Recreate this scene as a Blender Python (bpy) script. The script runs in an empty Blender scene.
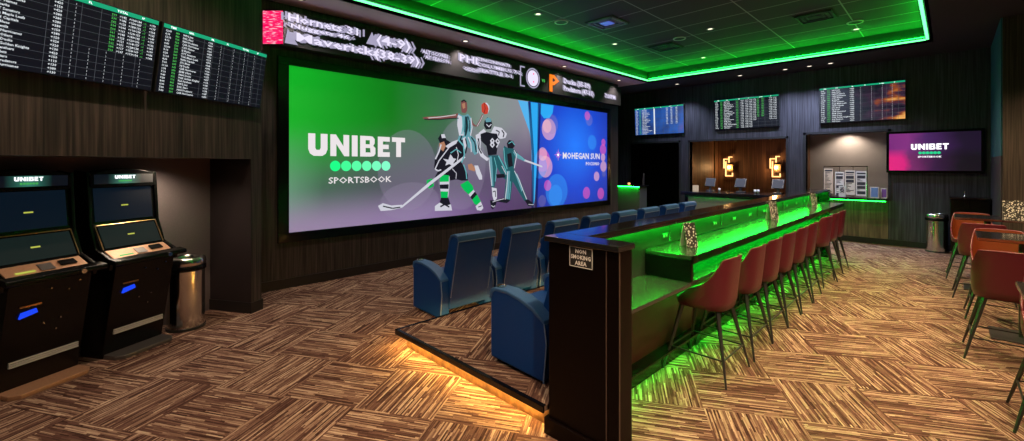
import bpy, bmesh, math, random
from mathutils import Vector, Matrix
random.seed(7)
C = bpy.context.scene.collection
R = math.radians
# ---------------------------------------------------------------- camera, world, exposure
cd = bpy.data.cameras.new('camera'); cam = bpy.data.objects.new('camera', cd); C.objects.link(cam)
cam.location = (0, 0, 1.8); cam.rotation_euler = (R(90), 0, R(45.26 - 90))
cd.sensor_width = 36; cd.lens = 36 * 435 / 1024; cd.shift_y = -(220.5 - 165) / 1024; cd.clip_start = 0.05
bpy.context.scene.camera = cam
W = bpy.data.worlds.new('world'); bpy.context.scene.world = W; W.use_nodes = True
W.node_tree.nodes['Background'].inputs[0].default_value = (0.05, 0.05, 0.06, 1)
W.node_tree.nodes['Background'].inputs[1].default_value = 0.3
vs = bpy.context.scene.view_settings
bpy.context.scene.display_settings.display_device = 'sRGB'
vs.view_transform = 'Standard'; vs.look = 'None'; vs.gamma = 1; vs.use_curve_mapping = False
vs.exposure = 0.35
cy = bpy.context.scene.cycles
cy.use_denoising = True; cy.max_bounces = 6; cy.sample_clamp_indirect = 6; cy.sample_clamp_direct = 0
cy.caustics_reflective = False; cy.caustics_refractive = False

def light(name, kind, loc, power, col, size=0.1, rot=(0, 0, 0), parent=None, size_y=None, spot=120, blend=0.6, spread=None):
    l = bpy.data.lights.new(name, kind); l.energy = power; l.color = col
    if kind == 'AREA':
        l.size = size
        if size_y: l.shape = 'RECTANGLE'; l.size_y = size_y
        else: l.shape = 'DISK'
        if spread: l.spread = R(spread)
    elif kind == 'SPOT': l.spot_size = R(spot); l.spot_blend = blend; l.shadow_soft_size = size
    else: l.shadow_soft_size = size
    o = bpy.data.objects.new(name, l); C.objects.link(o); o.location = loc; o.rotation_euler = rot
    if parent: o.parent = parent
    return o

# ---------------------------------------------------------------- materials
def nt(name):
    m = bpy.data.materials.new(name); m.use_nodes = True
    return m, m.node_tree.nodes, m.node_tree.links, m.node_tree.nodes['Principled BSDF']
def mat(name, col, rough=0.5, metal=0.0, bump=0.0, bscale=200, vary=0.0, spec=0.5, coat=0, trans=0):
    m, n, l, b = nt(name)
    b.inputs['Base Color'].default_value = (*col, 1); b.inputs['Roughness'].default_value = rough
    b.inputs['Metallic'].default_value = metal; b.inputs['Specular IOR Level'].default_value = spec
    if coat: b.inputs['Coat Weight'].default_value = coat; b.inputs['Coat Roughness'].default_value = 0.08
    if trans: b.inputs['Transmission Weight'].default_value = trans; b.inputs['IOR'].default_value = 1.1
    if bump or vary:
        tc = n.new('ShaderNodeTexCoord'); nz = n.new('ShaderNodeTexNoise'); nz.inputs['Scale'].default_value = bscale
        nz.inputs['Detail'].default_value = 3
        l.new(tc.outputs['Object'], nz.inputs['Vector'])
        if bump:
            bp = n.new('ShaderNodeBump'); bp.inputs['Strength'].default_value = bump; bp.inputs['Distance'].default_value = 0.005
            l.new(nz.outputs['Fac'], bp.inputs['Height']); l.new(bp.outputs[0], b.inputs['Normal'])
        if vary:
            mx = n.new('ShaderNodeMix'); mx.data_type = 'RGBA'
            mx.inputs[6].default_value = (*[c * (1 - vary) for c in col], 1); mx.inputs[7].default_value = (*[min(1, c * (1 + vary)) for c in col], 1)
            l.new(nz.outputs['Fac'], mx.inputs[0]); l.new(mx.outputs[2], b.inputs['Base Color'])
    return m
def emit(name, col, s):
    m, n, l, b = nt(name)
    b.inputs['Base Color'].default_value = (0.01, 0.01, 0.01, 1); b.inputs['Roughness'].default_value = 0.4
    b.inputs['Emission Color'].default_value = (*col, 1); b.inputs['Emission Strength'].default_value = s; b.inputs['Specular IOR Level'].default_value = .12
    return m
def math_(n, l, op, a, b=None, c=None):
    x = n.new('ShaderNodeMath'); x.operation = op
    for i, v in enumerate((a, b, c)):
        if v is None: continue
        if isinstance(v, (int, float)): x.inputs[i].default_value = v
        else: l.new(v, x.inputs[i])
    return x.outputs[0]
def ramp(n, l, fac, stops, interp='LINEAR'):
    r = n.new('ShaderNodeValToRGB'); e = r.color_ramp.elements; r.color_ramp.interpolation = interp
    while len(e) < len(stops): e.new(0.5)
    for i, (p, c) in enumerate(stops): e[i].position = p; e[i].color = (*c, 1)
    l.new(fac, r.inputs[0]); return r.outputs[0]

def streak(name, lo, hi, rough=0.55, sx=55, sz=1.3, panel=0, bump=0.25):
    """vertical-grain dark laminate"""
    m, n, l, b = nt(name)
    tc = n.new('ShaderNodeTexCoord'); mp = n.new('ShaderNodeMapping'); mp.inputs['Scale'].default_value = (sx, sx, sz)
    l.new(tc.outputs['Object'], mp.inputs[0])
    a = n.new('ShaderNodeTexNoise'); a.inputs['Scale'].default_value = 1; a.inputs['Detail'].default_value = 4; l.new(mp.outputs[0], a.inputs['Vector'])
    mp2 = n.new('ShaderNodeMapping'); mp2.inputs['Scale'].default_value = (sx * .22, sx * .22, sz * .5); l.new(tc.outputs['Object'], mp2.inputs[0])
    c = n.new('ShaderNodeTexNoise'); c.inputs['Scale'].default_value = 1; c.inputs['Detail'].default_value = 2; l.new(mp2.outputs[0], c.inputs['Vector'])
    f = math_(n, l, 'ADD', math_(n, l, 'MULTIPLY', a.outputs['Fac'], .75), math_(n, l, 'MULTIPLY', c.outputs['Fac'], .25))
    col = ramp(n, l, f, [(.34, lo), (.5, tuple((p + q) / 2.3 for p, q in zip(lo, hi))), (.66, hi)])
    l.new(col, b.inputs['Base Color']); b.inputs['Roughness'].default_value = rough
    bp = n.new('ShaderNodeBump'); bp.inputs['Strength'].default_value = bump; bp.inputs['Distance'].default_value = .004
    l.new(a.outputs['Fac'], bp.inputs['Height']); l.new(bp.outputs[0], b.inputs['Normal'])
    return m

def carpet(name, gain=1.0):
    """square tiles of broken stripes, quarter-turned like a checkerboard, laid 31 degrees to the room"""
    m, n, l, b = nt(name)
    geo = n.new('ShaderNodeNewGeometry'); mp = n.new('ShaderNodeMapping'); mp.vector_type = 'POINT'
    mp.inputs['Rotation'].default_value = (0, 0, R(-31)); l.new(geo.outputs['Position'], mp.inputs[0])
    sp = n.new('ShaderNodeSeparateXYZ'); l.new(mp.outputs[0], sp.inputs[0])
    T = .628
    u = math_(n, l, 'DIVIDE', math_(n, l, 'ADD', sp.outputs[0], 20 * T - 2.84), T); v = math_(n, l, 'DIVIDE', math_(n, l, 'ADD', sp.outputs[1], 20 * T - 1.93), T)
    iu = math_(n, l, 'FLOOR', u); iv = math_(n, l, 'FLOOR', v)
    par = math_(n, l, 'MODULO', math_(n, l, 'ADD', iu, iv), 2)          # 0 at the reference tile
    fu = math_(n, l, 'FRACT', u); fv = math_(n, l, 'FRACT', v)
    inv = math_(n, l, 'SUBTRACT', 1, par)
    # par 0: stripes across (run along v)
    along = math_(n, l, 'ADD', math_(n, l, 'MULTIPLY', fu, par), math_(n, l, 'MULTIPLY', fv, inv))
    across = math_(n, l, 'ADD', math_(n, l, 'MULTIPLY', fv, par), math_(n, l, 'MULTIPLY', fu, inv))
    tid = math_(n, l, 'ADD', math_(n, l, 'MULTIPLY', iu, 17.3), math_(n, l, 'MULTIPLY', iv, 5.7))
    def layer(N, S, k):
        row = math_(n, l, 'FLOOR', math_(n, l, 'MULTIPLY', across, N))
        w = n.new('ShaderNodeTexWhiteNoise'); w.noise_dimensions = '2D'; cb = n.new('ShaderNodeCombineXYZ')
        l.new(row, cb.inputs[0]); l.new(math_(n, l, 'ADD', tid, k), cb.inputs[1]); l.new(cb.outputs[0], w.inputs['Vector'])
        seg = math_(n, l, 'FLOOR', math_(n, l, 'ADD', math_(n, l, 'MULTIPLY', along, S), math_(n, l, 'MULTIPLY', w.outputs['Value'], 9)))
        w2 = n.new('ShaderNodeTexWhiteNoise'); w2.noise_dimensions = '3D'; c2 = n.new('ShaderNodeCombineXYZ')
        l.new(row, c2.inputs[0]); l.new(math_(n, l, 'ADD', tid, k), c2.inputs[1]); l.new(seg, c2.inputs[2]); l.new(c2.outputs[0], w2.inputs['Vector'])
        return w2.outputs['Value']
    f = math_(n, l, 'ADD', math_(n, l, 'MULTIPLY', layer(52, 2.0, 0), .66), math_(n, l, 'MULTIPLY', layer(109, 5, 3.3), .34))
    g = lambda c: tuple(x * gain for x in c)
    col = ramp(n, l, f, [(.12, g((.036, .015, .012))), (.40, g((.108, .053, .041))), (.58, g((.175, .10, .073))), (.74, g((.31, .205, .145))), (.94, g((.52, .385, .28)))])
    l.new(col, b.inputs['Base Color']); b.inputs['Roughness'].default_value = .95; b.inputs['Specular IOR Level'].default_value = .1
    nz = n.new('ShaderNodeTexNoise'); nz.inputs['Scale'].default_value = 400
    bp = n.new('ShaderNodeBump'); bp.inputs['Strength'].default_value = .5; bp.inputs['Distance'].default_value = .004
    l.new(geo.outputs['Position'], nz.inputs['Vector']); l.new(nz.outputs['Fac'], bp.inputs['Height']); l.new(bp.outputs[0], b.inputs['Normal'])
    return m

M = {}
M['carpet'] = carpet('striped_carpet')
M['laminate'] = streak('dark_laminate', (.010, .008, .008), (.085, .064, .056))
M['laminate_back'] = streak('bluish_lit_laminate', (.010, .010, .014), (.07, .068, .085))  # same wall laminate, with the bluish light on the back wall in its colour
M['warm_wood'] = streak('walnut_panel', (.06, .025, .012), (.20, .10, .05), sx=30, sz=.8)
M['oak_front'] = streak('grey_walnut_front', (.08, .05, .035), (.24, .16, .11), sx=26, sz=1.5)
M['alcove'] = mat('alcove_paint', (.16, .13, .13), .8, bump=.3, bscale=60, vary=.12)
M['black'] = mat('black_lacquer', (.0025, .0022, .0022), .25, spec=.35)
M['black_matt'] = mat('black_matt', (.012, .012, .013), .65)
M['espresso'] = mat('espresso_veneer', (.0030, .0011, .001), .40, spec=.14, vary=.25, bscale=30)
M['stone'] = mat('black_granite', (.012, .012, .014), .10, spec=.7, vary=.3, bscale=90)
M['counter'] = mat('polished_counter', (.030, .036, .030), .20, vary=.25, bscale=40)
M['riser'] = mat('riser_panel', (.035, .04, .035), .45, vary=.2, bscale=12)
M['base'] = mat('black_baseboard', (.012, .010, .010), .45)
M['soffit'] = mat('plaster_soffit', (.80, .68, .78), .85, bump=.15, bscale=40)
M['soffit_dark'] = mat('dark_soffit', (.025, .025, .03), .8)
M['chrome'] = mat('brushed_steel', (.68, .66, .64), .16, 1.0)
M['brass'] = mat('brass', (.55, .36, .16), .35, 1.0)
M['bronze'] = mat('bronze_deck', (.45, .25, .15), .42, .35, vary=.2, bscale=60)
M['grey_metal'] = mat('grey_metal', (.16, .15, .15), .4, .7)
M['white'] = mat('white_paint', (.92, .92, .92), .5)
M['white_plastic'] = mat('white_plastic', (.6, .6, .58), .4)
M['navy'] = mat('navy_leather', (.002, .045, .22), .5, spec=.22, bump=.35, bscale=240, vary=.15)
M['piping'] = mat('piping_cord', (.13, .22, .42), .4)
M['navy_top'] = mat('navy_leather_sheen', (.035, .11, .28), .42, spec=.3, bump=.3, bscale=240)  # paler navy: the sheen on the arm tops is put into the colour
M['maroon'] = mat('maroon_leather', (.115, .012, .026), .36, bump=.25, bscale=260, vary=.1)
M['cognac'] = mat('cognac_leather', (.20, .042, .012), .4, bump=.25, bscale=260)
M['leg'] = mat('black_steel', (.05, .048, .055), .35, .5)
M['screen_black'] = mat('screen_glass', (.006, .007, .010), .12, spec=.6)
M['led_green'] = emit('green_led', (.004, 1, .03), 72)
M['led_green_soft'] = emit('green_led_soft', (.004, 1, .03), 72)
M['led_cove'] = emit('green_cove_led', (.10, 1, .22), 3.0); M['led_up'] = emit('green_uplight_led', (.004, 1, .03), 55); M['led_small'] = emit('green_small_led', (.01, 1, .05), 14)
M['led_amber'] = emit('amber_led', (1, .58, .13), 85)
M['e_white'] = emit('glow_white', (.95, .95, 1), 1.3)
M['e_dim'] = emit('glow_text', (.75, .80, .84), .85)
M['e_green'] = emit('glow_green', (.02, .75, .30), .75)
M['e_bar'] = emit('glow_teal_bar', (.01, .50, .24), .6)
M['e_odds'] = emit('glow_odds_green', (.10, .60, .12), .6)
M['e_line'] = emit('glow_grid', (.30, .33, .38), .22)
M['e_tick'] = emit('glow_ticker', (.80, .74, .95), .85)
M['e_tick2'] = emit('glow_ticker_soft', (.50, .46, .66), .62)
M['e_orange'] = emit('glow_orange', (1, .20, .01), .95)
M['e_pink'] = emit('glow_pink', (1, .02, .16), 1.0)
M['e_logo'] = emit('glow_logo', (.88, .82, .84), .75)
M['e_blue'] = emit('glow_blue', (.01, .06, .9), .8)
M['e_amber'] = emit('glow_sconce', (1, .50, .17), 1.9); M['led_floor'] = emit('green_floor_led', (.004, 1, .03), 38)
M['e_warm'] = emit('downlight_lens', (1, .85, .68), 1.3)
M['e_yel'] = emit('glow_slot', (.75, .80, .12), .5)
M['e_board'] = emit('board_panel', (.003, .005, .012), .6)
for k, c in dict(K=(.008, .008, .016), S=(.42, .20, .12), W=(.60, .60, .68), G=(.0, .48, .09), D=(.20, .07, .07), T=(.12, .32, .38), C=(.015, .10, .12), O=(.55, .05, .03), A=(.12, .42, .46)).items():
    M['art_' + k] = emit('artwork_' + k, c, .8)

# ---------------------------------------------------------------- mesh builder
FONT = {}
class MB:
    def __init__(s): s.bm = bmesh.new(); s.mats = []; s.cur = 0
    def use(s, m):
        if m not in s.mats: s.mats.append(m)
        s.cur = s.mats.index(m); return s
    def face(s, vs_):
        try: f = s.bm.faces.new(vs_)
        except ValueError: return None
        f.material_index = s.cur; return f
    def poly(s, pts):
        s.face([s.bm.verts.new(p) for p in pts]); return s
    def box(s, x0, x1, y0, y1, z0, z1, mx=None):
        P = [Vector((x, y, z)) for x in (x0, x1) for y in (y0, y1) for z in (z0, z1)]
        if mx: P = [mx @ p for p in P]
        v = [s.bm.verts.new(p) for p in P]
        for q in ((0, 1, 3, 2), (4, 6, 7, 5), (0, 4, 5, 1), (2, 3, 7, 6), (0, 2, 6, 4), (1, 5, 7, 3)): s.face([v[i] for i in q])
        return s
    def prism(s, pts, axis, a, b):
        """outline in the two other axes, extruded along axis from a to b"""
        def mk(p, t):
            if axis == 'x': return (t, p[0], p[1])
            if axis == 'y': return (p[0], t, p[1])
            return (p[0], p[1], t)
        A = [s.bm.verts.new(mk(p, a)) for p in pts]; B = [s.bm.verts.new(mk(p, b)) for p in pts]
        s.face(A[::-1]); s.face(B); n = len(pts)
        for i in range(n): s.face([A[i], A[(i + 1) % n], B[(i + 1) % n], B[i]])
        return s
    def cone(s, p0, p1, r0, r1, n=12, caps=True, sq=False):
        p0, p1 = Vector(p0), Vector(p1); d = (p1 - p0).normalized()
        u = d.orthogonal().normalized() if abs(d.z) < .999 else Vector((1, 0, 0)); w = d.cross(u)
        if sq:
            u = Vector((0, 0, 1)).cross(d); u = u.normalized() if u.length > 1e-4 else Vector((1, 0, 0)); w = d.cross(u); n = 4
        o = math.pi / 4 if sq else 0
        rings = []
        for p, r in ((p0, r0), (p1, r1)):
            rings.append([s.bm.verts.new(p + (u * math.cos(o + 2 * math.pi * i / n) + w * math.sin(o + 2 * math.pi * i / n)) * r) for i in range(n)])
        for i in range(n): s.face([rings[0][i], rings[0][(i + 1) % n], rings[1][(i + 1) % n], rings[1][i]])
        if caps: s.face(rings[0][::-1]); s.face(rings[1])
        return s
    def lathe(s, prof, n=28, cx=0, cy=0, caps=True):
        rings = [[s.bm.verts.new((cx + r * math.cos(2 * math.pi * i / n), cy + r * math.sin(2 * math.pi * i / n), z)) for i in range(n)] for r, z in prof]
        for a, b in zip(rings, rings[1:]):
            for i in range(n): s.face([a[i], a[(i + 1) % n], b[(i + 1) % n], b[i]])
        if caps: s.face(rings[0][::-1]); s.face(rings[-1])
        return s
    def tube(s, path, r, n=8):
        path = [Vector(p) for p in path]; rings = []; u = None
        for i, p in enumerate(path):
            d = (path[min(i + 1, len(path) - 1)] - path[max(i - 1, 0)]).normalized()
            u = d.orthogonal().normalized() if u is None else (u - d * u.dot(d)).normalized()
            w = d.cross(u); rings.append([s.bm.verts.new(p + (u * math.cos(2 * math.pi * k / n) + w * math.sin(2 * math.pi * k / n)) * r) for k in range(n)])
        for a, b in zip(rings, rings[1:]):
            for k in range(n): s.face([a[k], a[(k + 1) % n], b[(k + 1) % n], b[k]])
        s.face(rings[0][::-1]); s.face(rings[-1]); return s
    def disc(s, x, y, z, r, n=24, plane='xz', rx=None):
        rx = rx or r
        if plane == 'xz': return s.poly([(x + rx * math.cos(2 * math.pi * i / n), y, z + r * math.sin(2 * math.pi * i / n)) for i in range(n)])
        return s.poly([(x + rx * math.cos(2 * math.pi * i / n), y + r * math.sin(2 * math.pi * i / n), z) for i in range(n)])
    def ring(s, x, y, z, r0, r1, n=28, a0=0, a1=2 * math.pi):
        """flat ring facing -Y"""
        A = []
        for i in range(n + 1):
            t = a0 + (a1 - a0) * i / n; A.append([s.bm.verts.new((x + r * math.cos(t), y, z + r * math.sin(t))) for r in (r0, r1)])
        for p, q in zip(A, A[1:]): s.face([p[0], p[1], q[1], q[0]])
        return s
    def text(s, body, x, z, size, y=-.004, align='LEFT', bold=0, sx=1, mx=None, line=1.0, depth=0):
        """lettering in the XZ plane, read from -Y; size = capital height"""
        key = (body, bold, align, line)
        if key not in FONT:
            c = bpy.data.curves.new('t', 'FONT'); c.body = body; c.resolution_u = 1; c.align_x = align; c.offset = bold; c.space_line = line
            o = bpy.data.objects.new('t', c); C.objects.link(o); bpy.context.view_layer.update()
            me = bpy.data.meshes.new_from_object(o.evaluated_get(bpy.context.evaluated_depsgraph_get()))
            FONT[key] = ([v.co.copy() for v in me.vertices], [list(p.vertices) for p in me.polygons])
            bpy.data.objects.remove(o); bpy.data.curves.remove(c); bpy.data.meshes.remove(me)
        V, Fs = FONT[key]; k = size / .70
        P = [Vector((x + v.x * k * sx, y, z + v.y * k)) for v in V]
        if mx: P = [mx @ p for p in P]
        vv = [s.bm.verts.new(p) for p in P]
        for f in Fs: s.face([vv[i] for i in f])
        return s
    def build(s, name, m=None, parent=None, bevel=0, smooth=False, seg=2, loc=None):
        if s.mats == [] or m: 
            if s.mats == []: s.mats = [m]
            else: s.mats[0] = m
        me = bpy.data.meshes.new(name); 
        bmesh.ops.recalc_face_normals(s.bm, faces=s.bm.faces) if bevel or smooth else None
        s.bm.to_mesh(me); s.bm.free()
        for x in s.mats: me.materials.append(x)
        if smooth:
            for p in me.polygons: p.use_smooth = True
        o = bpy.data.objects.new(name, me); C.objects.link(o)
        if loc: o.location = loc
        if parent: o.parent = parent
        if bevel:
            b = o.modifiers.new('bevel', 'BEVEL'); b.width = bevel; b.segments = seg; b.limit_method = 'ANGLE'; b.angle_limit = R(35)
            me.shade_smooth() if hasattr(me, 'shade_smooth') else None
            w = o.modifiers.new('wn', 'WEIGHTED_NORMAL')
        return o
def thing(name, label, cat, loc=(0, 0, 0), rz=0, group=None, rx=0):
    o = bpy.data.objects.new(name, None); C.objects.link(o); o.location = loc; o.rotation_euler = (rx, 0, rz); o.empty_display_size = .1
    return tag(o, label, cat, group)
def tag(o, label, cat, group=None):
    o['label'] = label; o['category'] = cat
    if group: o['group'] = group
    return o
def struct(o): o['kind'] = 'structure'; return o
def dup(root, loc, rz, label, group=None):
    def rec(o, parent):
        c = o.copy(); C.objects.link(c)
        if parent: c.parent = parent
        for ch in list(o.children): rec(ch, c)
        return c
    r = rec(root, None); r.location = loc; r.rotation_euler = (root.rotation_euler[0], 0, rz); r['label'] = label
    if group: r['group'] = group
    return r
def block_letters(mb, word, x0, z0, h, width, y=-.006, only=None):
    """heavy block capitals U N I B E T"""
    t = .31
    G = {'U': (.86, [[(0, 1), (t, 1), (t, .36), (.36, .27), (.50, .27), (.86 - t, .36), (.86 - t, 1), (.86, 1), (.86, .30), (.78, .10), (.62, 0), (.24, 0), (.08, .10), (0, .30)]]),
         'N': (.90, [[(0, 0), (0, 1), (.26, 1), (.62, .46), (.62, 1), (.90, 1), (.90, 0), (.66, 0), (.28, .56), (.28, 0)]]),
         'I': (.29, [[(0, 0), (.29, 0), (.29, 1), (0, 1)]]),
         'B': (.80, [[(0, 0), (.28, 0), (.28, 1), (0, 1)], [(.28, .80), (.50, .80), (.50, 1), (.28, 1)], [(.28, .42), (.52, .42), (.52, .60), (.28, .60)], [(.28, 0), (.56, 0), (.56, .20), (.28, .20)],
                     [(.50, 1), (.66, .98), (.76, .86), (.76, .66), (.68, .53), (.50, .51), (.50, .6), (.50, .8)], [(.52, .51), (.68, .53), (.80, .42), (.80, .14), (.72, .03), (.54, 0), (.54, .2), (.52, .42)]]),
         'E': (.66, [[(0, 0), (.28, 0), (.28, 1), (0, 1)], [(.28, .77), (.66, .77), (.66, 1), (.28, 1)], [(.28, .39), (.60, .39), (.60, .61), (.28, .61)], [(.28, 0), (.66, 0), (.66, .23), (.28, .23)]]),
         'T': (.76, [[(0, .77), (.76, .77), (.76, 1), (0, 1)], [(.24, 0), (.52, 0), (.52, .77), (.24, .77)]])}
    gap = .13; tot = sum(G[c][0] for c in word) + gap * (len(word) - 1); k = width / tot; x = x0
    for c in word:
        for p in G[c][1]: mb.poly([(x + a * k, y, z0 + b * h) for a, b in p])
        x += (G[c][0] + gap) * k
# ---------------------------------------------------------------- the setting
CE = 4.15; CU = 4.45; SY = 6.85; BX = 12.9
A31 = R(31); D = Vector((math.cos(A31), math.sin(A31), 0)); N = Vector((math.sin(A31), -math.cos(A31), 0)); P0 = Vector((1.6, 6.06, 0))
def LW(a, b, z=0): return P0 + D * a + N * b + Vector((0, 0, z))      # left-wall frame: a along the wall, b into the room
struct(MB().box(-4.5, 16, -5, 9.2, -.12, 0).build('floor', M['carpet']))
c = MB().use(M['soffit'])
c.box(-4.5, 11.5, 6.1, 9.2, CE, CE + .08)                                   # soffit over the video wall
c.use(M['soffit_dark'])
c.box(11.5, 16, -5, 9.2, CE, CE + .08); c.box(-4.5, 11.5, -5, .27, CE, CE + .08); c.box(-4.5, -2.5, .27, 6.1, CE, CE + .08)
struct(c.build('ceiling_soffit'))
m, n, l, b = nt('ceiling_tile')
geo = n.new('ShaderNodeNewGeometry'); sp = n.new('ShaderNodeSeparateXYZ'); l.new(geo.outputs['Position'], sp.inputs[0])
def gridline(o, T, w):
    f = math_(n, l, 'FRACT', math_(n, l, 'DIVIDE', math_(n, l, 'ADD', o, 30.0 * T - .04), T)); return math_(n, l, 'LESS_THAN', f, w)
gx = gridline(sp.outputs[0], .68, .03); gy = gridline(sp.outputs[1], 1.22, .017)
g_ = math_(n, l, 'MAXIMUM', gx, gy); col = ramp(n, l, g_, [(0, (.032, .032, .04)), (1, (.30, .30, .33))])
l.new(col, b.inputs['Base Color']); b.inputs['Roughness'].default_value = .7
struct(MB().box(-2.5, 11.5, .27, 6.1, CU, CU + .06).build('ceiling', m))
f = MB()
f.box(-2.5, 11.5, 6.1, 6.14, CE, CU); f.box(11.5, 11.54, .23, 6.14, CE, CU); f.box(-2.5, 11.5, .23, .27, CE, CU); f.box(-2.54, -2.5, .23, 6.14, CE, CU)
struct(f.build('trim_1', M['black_matt']))
# screen wall
struct(MB().box(1.0, 11.15, SY, SY + .14, 0, CE).build('wall_screen', M['laminate']))
struct(MB().box(11.01, 11.15, SY + .14, 9.2, 0, CE).build('wall_passage', M['laminate']))
struct(MB().box(11.01, 16, 8.4, 8.54, 0, CE).build('wall_far', M['black_matt']))
struct(MB().box(1.3, 11.15, SY - .03, SY, 0, .14).build('baseboard_screen', M['base']))
# back wall with its door, bar window and teller window
w = MB()
for y0, y1, z0, z1 in ((7.44, 8.4, 0, CE), (5.81, 7.44, 2.49, CE), (5.48, 5.81, 0, CE), (2.99, 5.48, 2.49, CE), (2.99, 5.48, 0, 1.0), (2.556, 2.99, 0, CE), (.998, 2.556, 2.56, CE), (-.58, .998, 0, CE)):
    w.box(BX, BX + .16, y0, y1, z0, z1)
struct(w.build('wall_back', M['laminate_back']))
struct(MB().box(BX + .01, BX + .15, .998, 2.556, 0, 1.0).build('wall_teller', M['oak_front']))
bb = MB()
for y0, y1 in ((7.44, 8.4), (-.55, .998), (5.48, 5.81), (2.556, 2.99)): bb.box(BX - .02, BX, y0, y1, 0, .13)
bb.box(BX - .015, BX + .01, .998, 2.556, 0, .13)
struct(bb.build('baseboard_back', M['base']))
# rooms behind the openings
struct(MB().box(15.5, 15.6, 2.75, 5.9, 0, 3).build('wall_bar', M['warm_wood']))
struct(MB().box(BX + .16, 15.5, 5.62, 5.72, 0, 3).build('wall_bar_left', M['warm_wood'])); struct(MB().box(BX + .16, 15.5, 2.70, 2.80, 0, 3).build('wall_bar_right', M['warm_wood'])); struct(MB().box(BX + .16, 15.6, 2.70, 5.72, 2.62, 2.70).build('ceiling_bar', M['warm_wood']))
struct(MB().box(15.5, 15.6, 5.9, 9.2, 0, 3.2).build('wall_passage_end', M['black_matt']))
w = MB(); w.box(14.1, 14.2, .7, 2.70, 0, 3); w.box(BX + .16, 14.1, .8, .9, 0, 3); w.box(BX + .16, 14.2, .8, 2.70, 2.75, 2.85)
struct(w.build('wall_office', mat('office_paint', (.40, .38, .41), .8, vary=.08, bscale=5)))
fr = MB()
for y0, y1, z0, z1 in ((.998, 2.556, 1.0, 2.56), (2.99, 5.48, 1.0, 2.49), (5.81, 7.44, 0, 2.49)):
    t = .05
    fr.box(BX - .015, BX + .17, y0 - t, y0, z0, z1 + t); fr.box(BX - .015, BX + .17, y1, y1 + t, z0, z1 + t); fr.box(BX - .015, BX + .17, y0 - t, y1 + t, z1, z1 + t)
struct(fr.build('trim_2', M['black_matt']))
# right: short return wall painted teal above, then the near right wall
struct(MB().box(10.45, 13.06, -.70, -.56, 0, 1.95).build('wall_right_lower', M['laminate_back']))
struct(MB().box(10.45, 13.06, -.70, -.56, 1.95, CE).build('wall_right_upper', mat('teal_paint', (.02, .13, .19), .7)))
struct(MB().box(10.40, 10.54, -5, -.58, 0, CE).build('wall_right', M['laminate']))
# left wall: header over the alcove, pier, reveal and alcove back
mx = Matrix.Translation(P0) @ Matrix.Rotation(A31, 4, 'Z')
w = MB(); w.box(-8, 0, 0, .62, 1.872, CE, mx); w.box(-.145, 0, 0, .80, 0, 1.872, mx)
struct(w.build('wall_left', M['laminate']))
struct(MB().box(-8, -.145, .62, .74, 0, 1.95, mx).build('wall_alcove', M['alcove']))
struct(MB().box(-.157, -.145, .0, .62, .0, 1.872, mx).build('trim_3', mat('reveal_paint', (.02, .013, .014), .5)))
w = MB(); w.box(-.17, .012, -.015, .0, 0, .13, mx); w.box(-.17, -.157, 0, .62, 0, .13, mx); w.box(0, .012, -.015, .8, 0, .13, mx)
struct(w.build('baseboard_left', M['base']))
w = MB(); w.box(-4.6, -4.5, -5, 9, 0, CE); w.box(-4.6, 10.5, -5.1, -5, 0, CE)
struct(w.build('wall_rear', M['laminate']))

# ---------------------------------------------------------------- cove LED runs
def led(a, b_, label):
    x0, x1 = sorted((a[0], b_[0])); y0, y1 = sorted((a[1], b_[1]))
    t = thing('cove_light', label, 'strip light', ((x0 + x1) / 2, (y0 + y1) / 2, CE + .02), 0, None)
    hx, hy = max((x1 - x0) / 2, .012), max((y1 - y0) / 2, .012)
    MB().box(-max(hx, .02), max(hx, .02), -max(hy, .02), max(hy, .02), .014, .038).build('led_strip', M['led_cove'], t)
    MB().box(-max(hx, .040), max(hx, .040), -max(hy, .040), max(hy, .040), .055, .065).build('channel', M['black_matt'], t)
    MB().box(-max(hx, .008), max(hx, .008), -max(hy, .008), max(hy, .008), .066, .076).build('uplight_strip', M['led_up'], t)
    return t
led((-2.4, 6.055), (11.44, 6.055), 'green cove light running above the big video screen')
led((11.455, .34), (11.455, 6.03), 'green cove light running across the far end above the odds boards')
led((-2.4, .315), (11.43, .315), 'green cove light on the right side of the ceiling recess')

# ---------------------------------------------------------------- ceiling fittings
def downlight(x, y, z, label, group, power=30, lens=True, spot=120, col=(1, .80, .60)):
    t = thing('recessed_downlight', label, 'light', (x, y, z), 0, group)
    MB().lathe([(.045, -.004), (.075, -.006), (.078, 0), (.05, .004)], 24, caps=False).build('trim_ring', M['grey_metal'], t, smooth=True)
    MB().disc(0, 0, -.0035, .046, 20, 'xy').build('lens', M['e_warm'] if lens else M['black_matt'], t)
    if power: light('lamp', 'SPOT', (0, 0, -.03), power, col, .05, (0, 0, 0), t, spot=spot, blend=.8)
    return t
G1 = 'downlights in the soffit over the video screen'
for i, x in enumerate((2.2, 5.18, 8.18, 10.6)):
    downlight(x, 6.48, CE, ['small downlight in the pale soffit at its left end by the pier', 'small downlight in the pale soffit above the middle of the screen', 'small downlight in the pale soffit above the orange letter', 'small downlight in the pale soffit at its far right end'][i], G1, 60, spot=110, col=(1, .8, .78))
G2 = 'downlights in the dark soffit over the back wall'
for i, y in enumerate((5.6, 3.9, 2.87, 2.37, 1.96)):
    downlight(12.3, y, CE, ['tiny downlight in front of the leftmost far odds board', 'tiny downlight in front of the middle far odds board', 'leftmost of three tiny downlights before the rightmost far odds board', 'middle of three tiny downlights before the rightmost far odds board', 'rightmost of three tiny downlights before the rightmost far odds board'][i], G2, 150, spot=110, col=(.62, .70, 1))
G3 = 'downlights in the tiled ceiling recess'
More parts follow.
